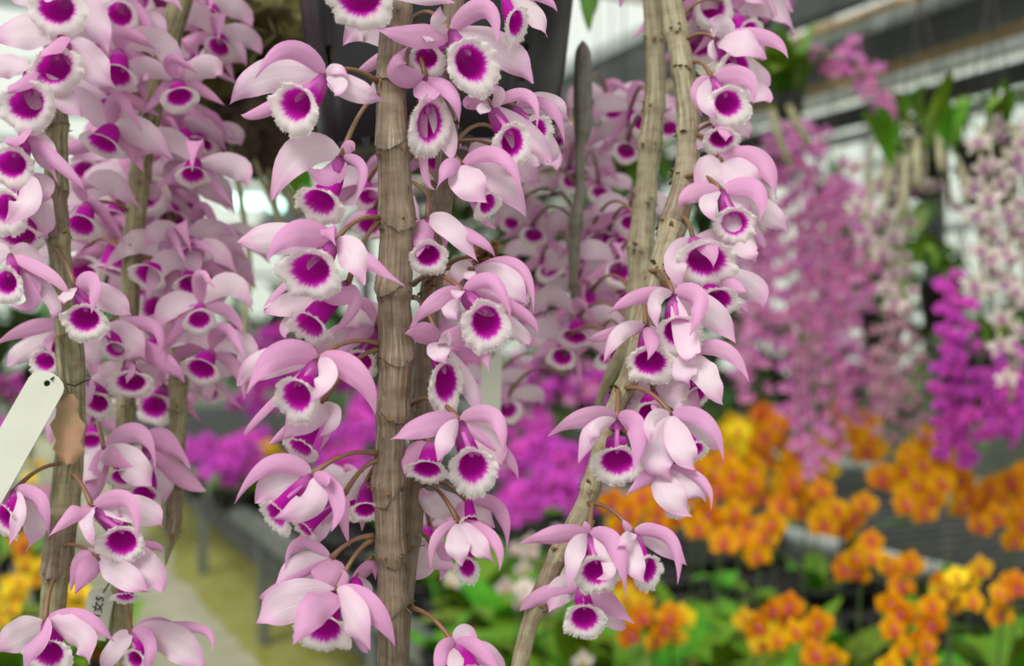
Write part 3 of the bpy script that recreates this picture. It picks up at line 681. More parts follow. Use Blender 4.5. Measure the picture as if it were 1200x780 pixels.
c = P(258, 28, 1.0); o = thing('moss_basket', 'mossy root ball hanging between the left flowers and the black pot', 'moss basket', c)
def blob(rad, sc, seed, amp, n=28):
    mb = MB(); rows = []
    for i in range(n + 1):
        ph = math.pi * i / n
        rows.append([])
        for k in range(n * 2 + 1):
            th = math.tau * (k % (n * 2)) / (n * 2); d_ = Vector((math.sin(ph) * math.cos(th), math.sin(ph) * math.sin(th), math.cos(ph)))
            r = rad * (1 + amp * mnoise.fractal(d_ * 2.6 + Vector((seed, 0, 0)), .6, 2, 5))
            rows[-1].append((Vector((d_.x * r * sc[0], d_.y * r * sc[1], d_.z * r * sc[2])), (1, 1, 1), (k, i)))
    mb.grid(rows); return mb
link('moss_ball', blob(.085, (1.0, .85, .80), 3, .5, 40).mesh('moss_ball', M['moss']), o)
mb = MB()
for k in range(150):
    a, b = rr(0, math.tau), rr(-1, 1); d_ = Vector((math.cos(a), math.sin(a) * .9 - .4, b * .8)).normalized(); q = Vector((d_.x * .085, d_.y * .07, d_.z * .068)) * rr(.8, 1.0)
    pts = [q]
    dd = d_ * .3 + Vector((rr(-1, 1), rr(-.6, .6), rr(-1, 1)))
    for j in range(5): dd += Vector((rr(-.7, .7), rr(-.5, .3), rr(-.9, .3))); pts.append(pts[-1] + dd.normalized() * .009)
    mb.tube(pts, [.0016, .0018, .0016, .0014, .001, .0006], 5, cap=False)
rt_ = link('roots', mb.mesh('roots', M['moss']), o); rt_['kind'] = 'stuff'
link('dark_core', blob(.07, (1.1, .8, .8), 9, .35, 20).mesh('dark_core', M['soil']), o).location = Vector((.015, .04, -.065))
for x0, y0, x1, y1, x2, y2, w_ in ((282, 120, 300, 170, 352, 252, 11), (316, 130, 335, 170, 352, 205, 9), (300, 150, 318, 220, 330, 270, 7), (292, 300, 288, 360, 284, 420, 7), (332, 270, 350, 330, 352, 350, 6)):
    mb = MB(); r = w_ / 2 * 1.05 / FPX; top = Vector((.0, 0, -.05))
    mb.tube([Vector(v) for v in cat_rom([tuple(top), tuple(P(x0, y0, 1.05) - c), tuple(P(x1, y1, 1.05) - c), tuple(P(x2, y2, 1.05) - c)], 5)], r, 8); link('aerial_root', mb.mesh('aerial_root', M['stem_tan']), o)
mb = MB(); mb.tube([(0, 0, .05), (0, 0, 1.3)], .0012, 5); link('wire', mb.mesh('wire', M['wire']), o)
# one green leaf tip hanging at the top
o = thing('strap_leaf', 'single green leaf tip hanging at the top beside the black pot', 'leaf', P(689, -30, 1.0))
for k in range(2):
    mb = MB(); rows = []
    for i in range(8):
        t = i / 7; wd = .0075 * (1 - t ** 3); q = P(686 + 5 * t + k * 6, -30 + (68 - k * 22) * t, 1.0 + k * .01) - P(689, -30, 1.0)
        rows.append([(q + Vector((s_ * wd, abs(s_) * .003, 0)), (1, 1, 1), (s_, t)) for s_ in (-1, -.5, 0, .5, 1)])
    mb.grid(rows); link('leaf', mb.mesh('leaf', M['leaf_lime']), o)

# ---------------------------------------------------------------- ceiling lamps and the greenery far behind
for px, py, d, L, lab in ((285, 235, 7.5, .24, 'longer glowing white-green lamp tube seen left of the thick cane'), (324, 240, 8.5, .10, 'shorter glowing lamp tube just right of the longer one')):
    c = P(px, py, d); o = thing('ceiling_lamp', lab, 'lamp', c)
    mb = MB(); mb.tube([(-L / 2, 0, 0), (L / 2, 0, -.01)], .042, 10); link('lamp_tube', mb.mesh('lamp_tube', M['tube_light']), o)
    mb = MB(); mb.box((-L / 2 - .02, -.02, .045), (L / 2 + .02, .02, .075)); link('housing', mb.mesh('housing', M['lamp_body'], False), o)
    for sx_ in (-1, 1):
        mb = MB(); mb.tube([(sx_ * L * .4, 0, .07), (sx_ * L * .4, 0, H + 2.38 - c.z)], .003, 5); link('cable', mb.mesh('cable', M['wire']), o)
def bush(label, px, py, d, wpx, hpx, lset, n=70, name='leafy_plant', group=None, hang=False):
    c = P(px, py, d); u = d / FPX; o = thing(name, label, 'plant', c, group)
    for k in range(n):
        a = rr(0, math.tau); r = math.sqrt(rr(0, 1)); q = c + Vector((math.cos(a) * wpx * .5 * u * r, rr(-.15, .25), math.sin(a) * hpx * .5 * u * r))
        put_leaf(o, c, RNG.choice(lset), q, rr(0, 360), rr(-60, 60), rr(.8, 1.3) * d / 4.5)
    mb = MB(); mb.tube([(0, .1, -hpx * .5 * u), (0, .1, hpx * .4 * u)], .012, 6); link('stem', mb.mesh('stem', M['stem']), o)
    if not hang:
        zb = P(px, py, d).z - hpx * .5 * u
        if zb > .1: mb = MB(); mb.tube([(0, .1, -hpx * .5 * u), (0, .1, .0 - c.z)], .02, 6); link('trunk', mb.mesh('trunk', M['stem_tan']), o)
    else:
        mb = MB(); mb.tube([(0, .1, hpx * .4 * u), (0, .1, H + 2.4 - c.z)], .002, 5); link('wire', mb.mesh('wire', M['wire']), o)
    return o
for i, (x, y, d, w_, h_, ls, n, hg, lab) in enumerate((
    (1060, 320, 3.2, 110, 110, LVL + LV, 60, True, 'lime green leafy basket in the gap between the white orchid curtains'),
    (640, 330, 4.5, 170, 150, LVD, 70, True, 'dark green foliage behind the centre, above the magenta orchids'),
    (735, 165, 3.2, 60, 50, LVL + LV, 26, True, 'small bright green plant hanging between the two right canes'),
    (720, 205, 3.8, 80, 60, LVD, 26, True, 'dark leafy clump below the small bright green plant'),
    (560, 300, 4.8, 130, 120, LVD + LVL, 50, True, 'mid-green foliage right beside the thick cane'),
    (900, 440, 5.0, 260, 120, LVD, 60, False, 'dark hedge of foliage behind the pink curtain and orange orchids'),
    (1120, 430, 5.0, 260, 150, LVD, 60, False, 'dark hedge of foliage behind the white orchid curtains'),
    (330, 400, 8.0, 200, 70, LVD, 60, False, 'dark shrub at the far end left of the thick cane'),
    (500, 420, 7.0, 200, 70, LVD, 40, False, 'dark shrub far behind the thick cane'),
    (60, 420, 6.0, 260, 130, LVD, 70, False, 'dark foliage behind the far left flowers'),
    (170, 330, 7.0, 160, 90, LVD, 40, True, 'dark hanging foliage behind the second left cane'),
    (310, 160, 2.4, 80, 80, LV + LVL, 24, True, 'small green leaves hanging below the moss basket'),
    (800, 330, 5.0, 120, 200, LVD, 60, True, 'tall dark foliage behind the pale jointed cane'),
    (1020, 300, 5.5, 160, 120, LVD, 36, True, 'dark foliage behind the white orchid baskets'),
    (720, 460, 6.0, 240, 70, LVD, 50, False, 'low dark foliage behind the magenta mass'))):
    bush(lab, x, y, d, w_, h_, ls, n, hang=hg)

# ---------------------------------------------------------------- the hanging orchid canes in front
class Cane:
    def __init__(s, label, pts, width_nodes, material, nodes=(), sheaths=(), seg=18, name='orchid_cane', group=None, tip=False):
        """pts: (px, py, depth, diameter in px) from top to bottom"""
        s.pts = pts
        top = P(pts[0][0], pts[0][1], pts[0][2])
        s.o = thing(name, label, 'orchid', top, group); s.org = top
        dense = cat_rom([tuple(p) for p in pts], 10)
        s.dense = dense
        path = [P(q[0], q[1], q[2]) for q in dense]
        mb = MB(); rows = []; L = 0; sd = rr(0, 50)
        e1 = Vector((1, 0, 0)); s.frames = []
        for i, p in enumerate(path):
            t = (path[min(i + 1, len(path) - 1)] - path[max(i - 1, 0)]).normalized()
            e1 = (e1 - t * e1.dot(t)).normalized(); e2 = t.cross(e1)
            if i: L += (p - path[i - 1]).length
            r = dense[i][3] * 0.5 * dense[i][2] / FPX; py = dense[i][1]
            bul = 0
            for ny in nodes:
                z = (py - ny) / 9.0
                bul += 0.13 * math.exp(-z * z) - 0.07 * math.exp(-((py - ny - 12) / 8.0) ** 2)
            r *= 1 + bul
            s.frames.append((p, t, e1.copy(), e2.copy(), r, L))
            row = []
            for k in range(seg + 1):
                a = k / seg * math.tau
                nn = mnoise.noise(Vector((math.cos(a) * 2 + sd, math.sin(a) * 2, L * 60))) * 0.05 + mnoise.noise(Vector((math.cos(a) * 6 + sd, math.sin(a) * 6, L * 30))) * 0.035
                if k == seg: q = row[0][0]
                else: q = p - s.org + (e1 * math.cos(a) + e2 * math.sin(a)) * r * (1 + nn)
                row.append((q, (1, 1, 1), (k / seg, L * 12)))
            rows.append(row)
        idx = mb.grid(rows); mb.face(*idx[0][:seg][::-1]); mb.face(*idx[-1][:seg])
        link('stem', mb.mesh('stem', material), s.o)
        for ny in nodes: s.ring(ny)
        for y0, y1, side in sheaths: s.sheath(y0, y1, side)
    def at(s, py):
        b = min(range(len(s.dense)), key=lambda i: abs(s.dense[i][1] - py)); return b
    def depth(s, py): return s.dense[s.at(py)][2]
    def ring(s, ny):
        """a ragged dry bract round a node"""
        i = s.at(ny); p, t, e1, e2, r, L = s.frames[i]
        mb = MB()
        for k in range(9):
            a = rr(0, math.tau); d = (e1 * math.cos(a) + e2 * math.sin(a))
            q = p - s.org + d * r * 0.9 + t * rr(-0.003, 0.003)
            ln = rr(0.002, 0.0045); sdv = t.cross(d) * rr(0.001, 0.0022)
            tp = q + (d * rr(0.4, 0.9) + t * rr(-0.6, 1.0)).normalized() * ln
            md = q.lerp(tp, 0.5) + d * 0.0008
            A = mb.vert(q - sdv, uv=(0, L)); B = mb.vert(q + sdv, uv=(.1, L)); C = mb.vert(md + sdv * .7, uv=(.1, L)); D = mb.vert(md - sdv * .7, uv=(0, L)); E = mb.vert(tp, uv=(.05, L))
            mb.face(A, B, C, D); mb.face(D, C, E)
        link('bract', mb.mesh('bract', M['dry']), s.o)
    def sheath(s, y0, y1, side):
        """papery sleeve that wraps an internode and ends in a loose pointed tip; side = angle of the tip"""
        i0, i1 = s.at(y0), s.at(y1); mb = MB(); n = 40; rows = []
        steps = 14; sd = rr(0, 99)
        for a in range(steps + 1):
            u = a / steps; row = []
            for k in range(n + 1):
                th = math.tau * k / n
                dl = math.cos(th - math.radians(side))
                reach = 0.80 + 0.20 * max(0, dl) ** 2.2 + 0.03 * mnoise.noise(Vector((math.cos(th) * 4 + sd, math.sin(th) * 4, 1)))
                f = i0 + (i1 - i0) * u * reach
                ia = int(f); fa = f - ia; ib = min(ia + 1, len(s.frames) - 1)
                A, B = s.frames[ia], s.frames[ib]
                p = A[0].lerp(B[0], fa); r = A[4] * (1 - fa) + B[4] * fa; L = A[5] * (1 - fa) + B[5] * fa
                wv = mnoise.noise(Vector((math.cos(th) * 3 + sd, math.sin(th) * 3, u * 2)))
                rad = r * (1.02 + 0.07 * math.exp(-((u - .86) / .14) ** 2) + 0.05 * wv * u) + 0.0014 * max(0, dl) ** 2 * u ** 7
                row.append((p - s.org + (A[2] * math.cos(th) + A[3] * math.sin(th)) * rad, (1, 1, 1), (k / n, L * 12 + 3)))
            row[-1] = row[0][:2] + ((1.0, row[0][2][1]),)
            rows.append(row)
        mb.grid(rows); link('sheath', mb.mesh('sheath', M['sheath']), s.o)
    def stalk(s, mb, node, heart, org, sag=None):
        a = Vector(node); b = Vector(heart); d = (b - a).length
        m = a.lerp(b, 0.5) + Vector((0, -0.1 * d, 0.28 * d))
        pts = [a * (1 - t) ** 2 + m * 2 * t * (1 - t) + b * t * t - org for t in [k / 9 for k in range(10)]]
        mb.tube(pts, [0.0017, 0.0014, 0.0012, 0.00115, 0.0011, 0.0011, 0.0012, 0.0013, 0.0015, 0.0017], 8)
    def flower(s, text):
        segs = [q.strip() for q in text.split('|')]
        hx, hy, nx, ny, dd = [float(v) for v in segs[0].split()]
        d = s.depth(hy) - dd / 1000.0
        Hh = P(hx, hy, d)
        nd = s.frames[s.at(ny)]; npos = P(nx, ny, s.dense[s.at(ny)][2] - (0.004 if dd > 0 else -0.004))
        rng = random.Random(int(hx * 13 + hy * 7))
        mb = MB(); s.stalk(mb, npos, Hh, Hh)
        fo = link('flower', mb.mesh('flower', M['pedicel']), s.o, Hh - s.org)
        if segs[1]:
            v = [float(q) for q in segs[1].split()]
            mx, my, rx, ry, yaw, pit = v[:6]; rot = math.radians(v[6]) if len(v) > 6 else 0
            px = d / FPX; lat = math.hypot((mx - hx) * px, (my - hy) * px)
            Lz = math.sqrt(max(0.025 ** 2 - lat ** 2, 0.010 ** 2))
            Mm = P(mx, my, d - Lz) - Hh
            cy, cp = math.radians(yaw), math.radians(pit)
            Nf = Vector((math.sin(cy) * math.cos(cp), -math.cos(cy) * math.cos(cp), math.sin(cp)))
            lb = MB(); lip(lb, (0, 0, 0), Mm, Nf, rx * px, ry * px, rot, rng, True)
            link('lip', lb.mesh('lip', M['lip']), fo)
            cb = MB(); column(cb, Vector((0, 0, 0)), Mm, Nf, (rx + ry) * .5 * px)
            link('column', cb.mesh('column', M['column']), fo)
        else: px = d / FPX
        DZ = {'B': (1, 3, 'P'), 'P': (9, 13, 'P'), 'S': (2, 1, 'S'), 'D': (23, 28, 'S'), 'W': (17, 21, 'P'), 'F': (28, 30, 'P')}
        for q in segs[2].split(';') if len(segs) > 2 else []:
            q = q.split()
            if not q: continue
            a, b, kind = DZ[q[0]]; x1, y1, x2, y2, wd = [float(z) for z in q[1:6]]
            if len(q) > 6: a += float(q[6]); b += float(q[6])
            roll = math.radians(rng.uniform(-16, 16))
            tb = MB(); tepal(tb, (0, 0, 0), P(x1, y1, d - a / 1000) - Hh, P(x2, y2, d - b / 1000) - Hh, wd * px * 1.06, kind, roll, rng)
            nm = 'sepal' if kind == 'S' else 'petal'
            link(nm, tb.mesh(nm, M['tepal']), fo)
        return fo
    def flowers(s, block):
        for ln in block.strip().splitlines():
            if ln.strip() and not ln.strip().startswith('#'): s.flower(ln)

# flower prototypes for the ones out of focus: same build, fewer facets
PROTO = []
def make_protos():
    for k in range(9):
        rng = random.Random(100 + k); u = 0.001
        def tp(kind, x1, z1, y1, x2, z2, y2, wd):
            j = lambda: rng.uniform(-5, 5)
            b = MB(); tepal(b, (0, 0, 0), Vector((x1 + j(), y1 + j() * .6, z1 + j())) * u, Vector((x2 + j() * 1.5, y2 + j() * .7, z2 + j() * 1.4)) * u, wd * u, kind, math.radians(rng.uniform(-15, 15)), rng, 9, 4)
            return b
        L = []
        L.append(('petal', tp('P', -24, 8, -4, -42, -8, -8, 19))); L.append(('petal', tp('P', 24, 8, -4, 42, -8, -8, 19)))
        if k % 3 == 2: L.append(('sepal', tp('S', -3, 12, -20, -6, -4, -36, 13)))
        else: L.append(('sepal', tp('S', 8, 18, -12, 24, 6, -22, 12)))
        L.append(('sepal', tp('S', -16, -10, 0, -32, -24, -2, 11))); L.append(('sepal', tp('S', 14, -10, 0, 28, -26, -2, 11)))
        lb = MB(); p = rng.uniform(-55, 0)
        cp = math.radians(p); Nf = Vector((rng.uniform(-.3, .3), -math.cos(cp), math.sin(cp)))
        lip(lb, (0, 0, 0), Vector((rng.uniform(-4, 4), -20, -12)) * u, Nf, rng.uniform(12.5, 15.5) * u, rng.uniform(11, 14) * u, rng.uniform(-.3, .3), rng, False)
        L.append(('lip', lb))
        PROTO.append([(n, b.mesh(n, M['lip'] if n == 'lip' else M['tepal'])) for n, b in L])
make_protos()
def generic(cane, px, py, d, scale=1.0, yaw=0.0, pitch=0.0, roll=0.0, kind=None):
    """px,py aim at the mouth of the lip"""
    k = RNG.randrange(len(PROTO)) if kind is None else kind
    R = Matrix.Rotation(math.radians(yaw), 4, 'Z') @ Matrix.Rotation(math.radians(-pitch), 4, 'X') @ Matrix.Rotation(math.radians(roll), 4, 'Y')
    off = R @ (Vector((0, -0.020, -0.012)) * scale)
    Hh = P(px, py, d) - off
    i = cane.at(max(py - 12, cane.dense[0][1])); nd = cane.frames[i][0]
    mb = MB(); cane.stalk(mb, nd, Hh, Hh)
    fo = link('flower', mb.mesh('flower', M['pedicel']), cane.o, Hh - cane.org)
    for n, me in PROTO[k]:
        c = link(n, me, fo); c.rotation_euler = R.to_euler(); c.scale = (scale,) * 3
    return fo

c_main = Cane('thick brown orchid cane with papery sheaths, sharpest one, in front of the black pot',
    [(470, -70, .585, 36), (464, 20, .575, 36), (459, 100, .570, 35), (461, 180, .568, 38), (465, 265, .566, 40), (462, 340, .566, 39), (464, 420, .566, 40), (459, 500, .568, 35), (456, 560, .568, 35), (458, 640, .570, 33), (459, 720, .570, 32), (460, 840, .570, 32)],
    0, M['cane'], nodes=(18, 98, 176, 262, 342, 420, 486, 566, 650, 706), sheaths=((18, 102, 90), (98, 184, 105), (178, 272, 70), (266, 350, 120), (344, 428, 75), (424, 492, 60), (488, 590, 110), (572, 664, 70), (655, 716, 100), (706, 800, 90)), seg=28)
c_main.flowers('''
381 88 444 97 26 | 342 121 33 29 -25 -8 14 | B 315 88 269 122 38; S 312 128 282 134 17; D 338 58 299 92 22 -10; P 412 104 454 119 27; W 392 80 409 88 14 -8; W 398 100 392 112 18
440 -22 458 -40 18 | 420 -1 38 30 -5 -22 | P 395 -22 360 -12 26; P 480 -8 533 3 20
456 58 455 60 -22 | | B 428 32 402 54 34; S 432 78 417 84 13; B 440 108 420 112 16
400 184 444 112 16 | 370 240 34 26 -30 -38 | B 352 180 318 236 40; D 382 206 361 196 27 -14; S 424 200 412 244 13 10; S 410 170 415 178 14
392 283 445 256 24 | 361 318 37 31 -10 -16 | B 324 278 277 284 37; D 345 273 313 306 31 -2; D 383 268 394 288 20 -14; W 412 298 426 334 34 -4; S 428 304 474 335 19 10; S 330 338 308 361 10
408 332 446 258 8 | 359 385 27 28 -30 -42 | B 342 356 309 364 27; D 396 344 366 350 30 -12; S 414 362 380 399 14 6; B 345 372 335 396 17
441 384 460 340 -14 | 420 426 23 19 -10 -20 | B 398 396 369 418 30; B 425 370 400 384 40; S 424 354 404 366 14; D 412 400 395 425 16
372 421 446 404 26 | 345 466 27 30 -14 -20 | B 312 426 278 452 34; D 324 418 289 461 31 -6; W 382 440 366 470 25 2; S 418 440 440 487 30 12; S 306 486 287 511 10
377 473 446 408 8 | 350 528 20 24 -24 -46 | B 362 482 331 516 42 12; S 336 505 314 522 13; W 392 488 374 512 18 -4; S 384 500 374 528 12
366 557 444 532 24 | 320 606 17 26 -30 -30 | B 328 566 299 590 42; S 316 544 275 590 22 4; W 362 590 318 608 33 -2; D 394 585 388 623 23 -8; D 380 562 386 566 16 -10
404 578 444 538 6 | 355 622 14 16 -40 -35 | B 374 592 340 610 32; S 358 632 336 646 17; S 400 600 410 640 18; B 380 610 372 640 24
430 565 448 540 -16 | 428 600 18 15 10 -30 | B 410 570 398 596 32; S 428 590 424 622 22; B 440 560 452 590 26
388 654 437 628 14 | | B 350 670 322 690 36; S 350 636 334 668 13; D 382 676 366 692 36 -14; S 320 692 308 702 11
412 688 438 652 -2 | 420 700 14 12 20 -60 | B 424 690 430 712 26; S 434 665 440 680 16
394 693 436 633 26 | 376 742 34 29 -4 -28 | B 338 706 300 730 46 4; D 366 718 343 756 36 2; W 410 718 434 762 38; S 436 714 463 758 29 12; S 420 750 432 764 12; S 404 676 400 668 9
''')
c_second = Cane('slim grey-brown orchid cane directly behind the thick brown sheathed cane',
    [(535, -80, .60, 24), (531, 20, .605, 24), (526, 130, .605, 24), (520, 220, .60, 25), (508, 320, .598, 25), (498, 420, .596, 25), (492, 520, .592, 25), (487, 570, .590, 24), (480, 640, .588, 24), (472, 710, .586, 23), (464, 840, .586, 22)],
    0, M['cane'], nodes=(60, 150, 345, 478, 565, 632, 712), sheaths=((60, 150, 90), (255, 345, 250), (420, 480, 100), (560, 640, 260)), seg=20)
c_second.flowers('''
527 37 484 22 38 | 553 72 28 34 12 -6 -28 | B 588 58 624 98 38; S 485 42 441 33 27 18; D 568 10 583 54 23 -10; W 515 28 516 7 20 -6; W 503 40 501 50 18 -4
520 48 490 30 14 | 498 68 21 19 -14 -20 | S 480 50 476 60 16; B 500 50 488 70 18
499 91 478 48 36 | 505 143 23 36 18 -10 6 | D 505 106 508 117 38 -12; S 466 82 479 54 26 14; S 528 108 538 144 18 16; B 520 150 530 188 26; S 496 190 511 222 11
575 124 540 106 34 | 601 166 20 27 10 -12 6 | W 584 112 578 98 16 -6; D 618 112 629 151 14 -8; B 622 160 647 192 24; S 550 120 549 128 16 8; B 616 180 632 191 18; W 566 128 563 134 14
603 126 545 105 14 | 632 152 17 19 25 -14 | B 642 124 669 146 28; S 644 126 662 171 14 12; B 645 170 640 190 16
592 -14 545 -30 32 | 607 28 14 24 34 -34 -14 | B 624 14 641 44 24; S 600 48 610 59 11; S 634 -4 653 14 13
541 192 482 182 34 | 574 240 16 19 40 -28 | F 548 212 571 238 40 -14; B 586 212 616 254 32; D 586 182 613 230 18 -6; S 524 196 511 223 19 14; S 562 248 582 267 12
598 182 525 170 4 | 575 212 15 16 -10 -30 | B 612 196 635 214 30; B 565 178 545 190 26
501 256 506 214 24 | 502 300 22 20 8 -18 | D 494 276 489 301 25 -12; F 528 268 560 307 26 -14; S 556 278 580 301 14 16; B 518 262 520 290 20
555 317 500 330 22 | 614 345 11 14 40 -20 | B 590 332 617 357 38 14; D 608 312 625 366 15 -10; B 540 318 536 336 24; W 550 320 553 330 14
542 341 484 333 40 | 570 378 27 31 2 -8 | B 574 350 600 365 40; D 578 330 599 375 18 -6; S 510 354 480 384 20 14; W 528 360 536 374 20 -4; W 536 342 534 352 14; S 608 366 630 391 17; B 604 386 618 404 18
514 400 484 348 32 | 524 450 20 36 16 -14 | D 495 390 475 391 25 -12; W 514 410 523 425 26 2; W 522 400 526 387 14 4; D 556 398 574 440 24 -12; B 548 450 560 487 20
538 492 482 473 42 | 555 549 27 30 10 -14 | S 495 500 457 515 27 16; W 524 512 513 541 22 2; W 518 510 515 535 12 -2; D 580 490 590 540 20 -8; B 572 520 590 545 38; S 588 530 607 562 18
504 520 486 500 16 | 499 553 25 17 -8 -30 | D 484 536 474 556 25 -12; B 510 530 516 545 20
549 588 506 564 8 | 552 612 12 14 10 -50 | S 584 598 594 644 20 14; B 510 590 494 572 34; B 560 600 580 618 26; S 540 610 545 640 20
537 612 498 566 26 | 547 668 14 21 -4 -30 | S 511 632 505 668 13 8; F 536 638 542 662 28 -12; W 558 636 580 660 24; D 578 632 585 670 15 -8
505 635 480 620 -16 | | B 500 645 537 666 36; B 495 660 480 680 30; S 520 655 515 680 20
534 757 480 712 26 | 552 792 20 18 10 -30 | D 520 766 511 792 24 -10; D 560 764 588 790 24 -12; W 534 775 532 800 18; B 545 742 560 752 22; B 572 768 590 795 26
''')
for x, y, s_, yw in ((428, 266, .8, -10), (432, 232, .75, 14), (412, 596, .85, -20), (512, 190, .8, 10), (500, 640, .7, 0), (600, 196, .8, 10)): generic(c_second, x, y, .70, s_, yw, -12, rr(-15, 15))
w_fl = MB()
for k in range(44):
    a = rr(0, math.tau); b = rr(-1, 1); q = P(573, 300, .585)
    d = Vector((math.cos(a), math.sin(a) * .6, b)).normalized()
    t = d.orthogonal().normalized() * rr(.0015, .003)
    o0 = q + d * rr(0, .003); o1 = q + d * rr(.006, .011)
    A = w_fl.vert(o0 - t); B = w_fl.vert(o0 + t); C = w_fl.vert(o1 + t.cross(d) * 1.2 + t * .8); D = w_fl.vert(o1 - t * .6); w_fl.face(A, B, C, D)
link('withered_flower', w_fl.mesh('withered_flower', M['dry']), c_second.o).location = -c_second.org
mb_ = MB(); c_second.stalk(mb_, P(512, 320, .595), P(572, 303, .586), Vector((0, 0, 0))); link('flower_stalk', mb_.mesh('flower_stalk', M['pedicel']), c_second.o, -c_second.org)

c_right = Cane('pale jointed orchid cane sweeping down to the lower centre, beside the grey blurred cane',
    [(775, -70, .70, 26), (789, 20, .69, 27), (800, 80, .68, 27), (807, 150, .67, 27), (803, 210, .66, 28), (788, 265, .65, 31), (772, 320, .63, 27), (756, 380, .615, 26), (738, 440, .60, 24), (716, 490, .592, 22), (697, 555, .585, 22), (682, 600, .58, 24), (652, 655, .575, 23), (632, 705, .573, 24), (617, 745, .572, 21), (596, 840, .572, 20)],
    0, M['cane_pale'], nodes=(38, 85, 155, 209, 270, 320, 458, 572, 650, 712), sheaths=((222, 274, 270), (655, 716, 250)), seg=22)
c_right.flowers('''
840 46 804 46 20 | 865 78 23 22 8 -20 | F 868 50 897 70 34 -12; P 846 32 828 24 28; D 898 44 924 70 18 -8; B 838 58 838 74 16; B 885 84 900 102 22
834 91 811 74 22 | 855 120 25 23 8 -8 | D 874 90 883 122 19 -6; S 817 108 824 138 15 12; W 826 116 842 140 18; B 884 106 903 120 26; B 858 96 862 104 40
846 144 812 158 8 | 846 164 22 17 0 -30 | B 868 150 878 162 24; B 826 160 818 176 28; D 850 150 850 166 22
846 190 814 158 16 | | D 892 190 910 233 27 -10; F 868 206 884 228 38 -14; P 832 200 814 218 36; S 860 175 880 190 20
845 222 800 209 30 | 863 261 25 22 6 -10 | S 812 226 795 247 22 16; W 829 238 839 260 19; D 886 222 889 262 22 -8; B 868 232 880 246 34; B 896 248 922 272 28; S 888 276 896 288 11; P 870 282 889 296 30
812 280 798 256 22 | 830 306 37 28 6 -18 | D 830 288 836 314 22 -2; B 792 304 800 340 26 18; B 860 280 872 300 26; W 788 300 792 328 16; B 870 296 884 308 18
822 330 790 300 6 | 843 354 26 21 10 -26 | D 856 334 875 342 19 -10; B 876 336 894 363 33; S 868 358 874 366 9
789 344 763 318 28 | 797 389 28 25 4 -10 | S 746 348 713 368 17 14; W 768 352 772 388 17 0; D 818 352 808 394 24 -6; B 832 366 862 402 32; W 806 405 812 418 26
757 382 752 350 18 | 762 425 29 22 -4 -10 | D 764 398 759 422 17 -2; S 716 392 681 402 17 10; W 728 390 708 424 18; B 764 392 770 400 20
813 411 775 330 14 | 818 466 16 18 14 -40 | D 852 412 878 448 19 -8; F 826 442 848 474 34 -12; W 802 434 808 452 27
768 461 745 430 -6 | 762 486 20 19 6 -30 | B 796 462 820 482 38 14; B 750 476 735 492 30; B 740 455 728 476 26; D 770 474 766 486 14
723 491 724 458 26 | 724 542 30 23 -2 -8 | S 684 490 642 511 23 16; W 696 504 678 543 21; W 700 500 692 520 16 4; D 746 504 741 556 24 -6; B 758 508 770 530 22
786 485 732 455 26 | 818 528 13 14 22 -30 | W 764 492 763 522 16 2; F 798 522 816 552 32 -12; D 828 494 848 540 18 -8; B 824 510 842 527 26; B 770 534 786 560 36 14
771 548 716 500 22 | 795 598 12 16 6 -40 | D 757 560 732 582 16 -12; F 784 578 812 606 33 -12; B 806 566 827 587 30 10; D 820 562 833 597 13 -8
690 627 695 590 26 | 700 672 26 23 0 -10 | S 650 628 609 637 22 16; W 674 648 668 690 22 0; D 722 642 733 697 23 -6; W 714 664 699 678 15; B 716 640 728 655 22; S 687 616 685 610 9
682 686 694 610 6 | 685 727 24 23 -2 -14 | D 710 704 744 731 26 -14; B 714 722 734 737 20; B 658 692 643 718 30; S 632 700 609 716 20
742 624 690 590 24 | 761 670 16 25 12 -18 | W 736 630 721 640 14; W 742 656 756 682 25; B 772 632 805 662 30; D 786 634 794 685 17 -6; S 734 616 729 608 9
''')
for (x, y, yw, pt) in ((797, 10, 0, -5), (836, 8, 10, -5), (868, 22, 20, -20), (818, 50, -10, 0), (845, -20, 5, 0), (880, 40, 30, -20), (805, -22, 0, 0)):
    generic(c_right, x, y, .74 + rr(-.02, .03), 1.0, yw, pt, rr(-15, 15))

c_grey = Cane('blurred upright orchid cane, just left of the pale jointed cane',
    [(755, -70, .73, 24), (766, 20, .73, 23), (768, 100, .73, 24), (763, 160, .73, 27), (757, 220, .73, 26), (751, 290, .73, 30), (750, 340, .73, 28), (738, 400, .73, 24), (715, 440, .74, 14), (700, 480, .75, 9), (695, 530, .75, 7)],
    0, M['cane_pale'], nodes=(45, 125, 170, 235, 290, 345), seg=16)
for (x, y, yw, pt, s) in ((752, 142, 20, -5, .95), (782, 150, 10, -5, .9), (735, 178, 0, 0, .9), (700, 283, 5, -5, 1.05), (722, 288, 10, -10, 1.0), (738, 262, 0, -10, .95), (735, 350, -5, -15, 1.05), (693, 368, -14, -25, 1.05), (668, 396, -20, -20, 1.05), (728, 318, 10, 0, .95), (656, 420, -5, -5, 1), (712, 420, 14, -20, 1.1), (720, 380, 0, -30, 1), ):
    generic(c_grey, x, y, .84 + rr(-.04, .05), s * .86, yw, pt, rr(-14, 14))

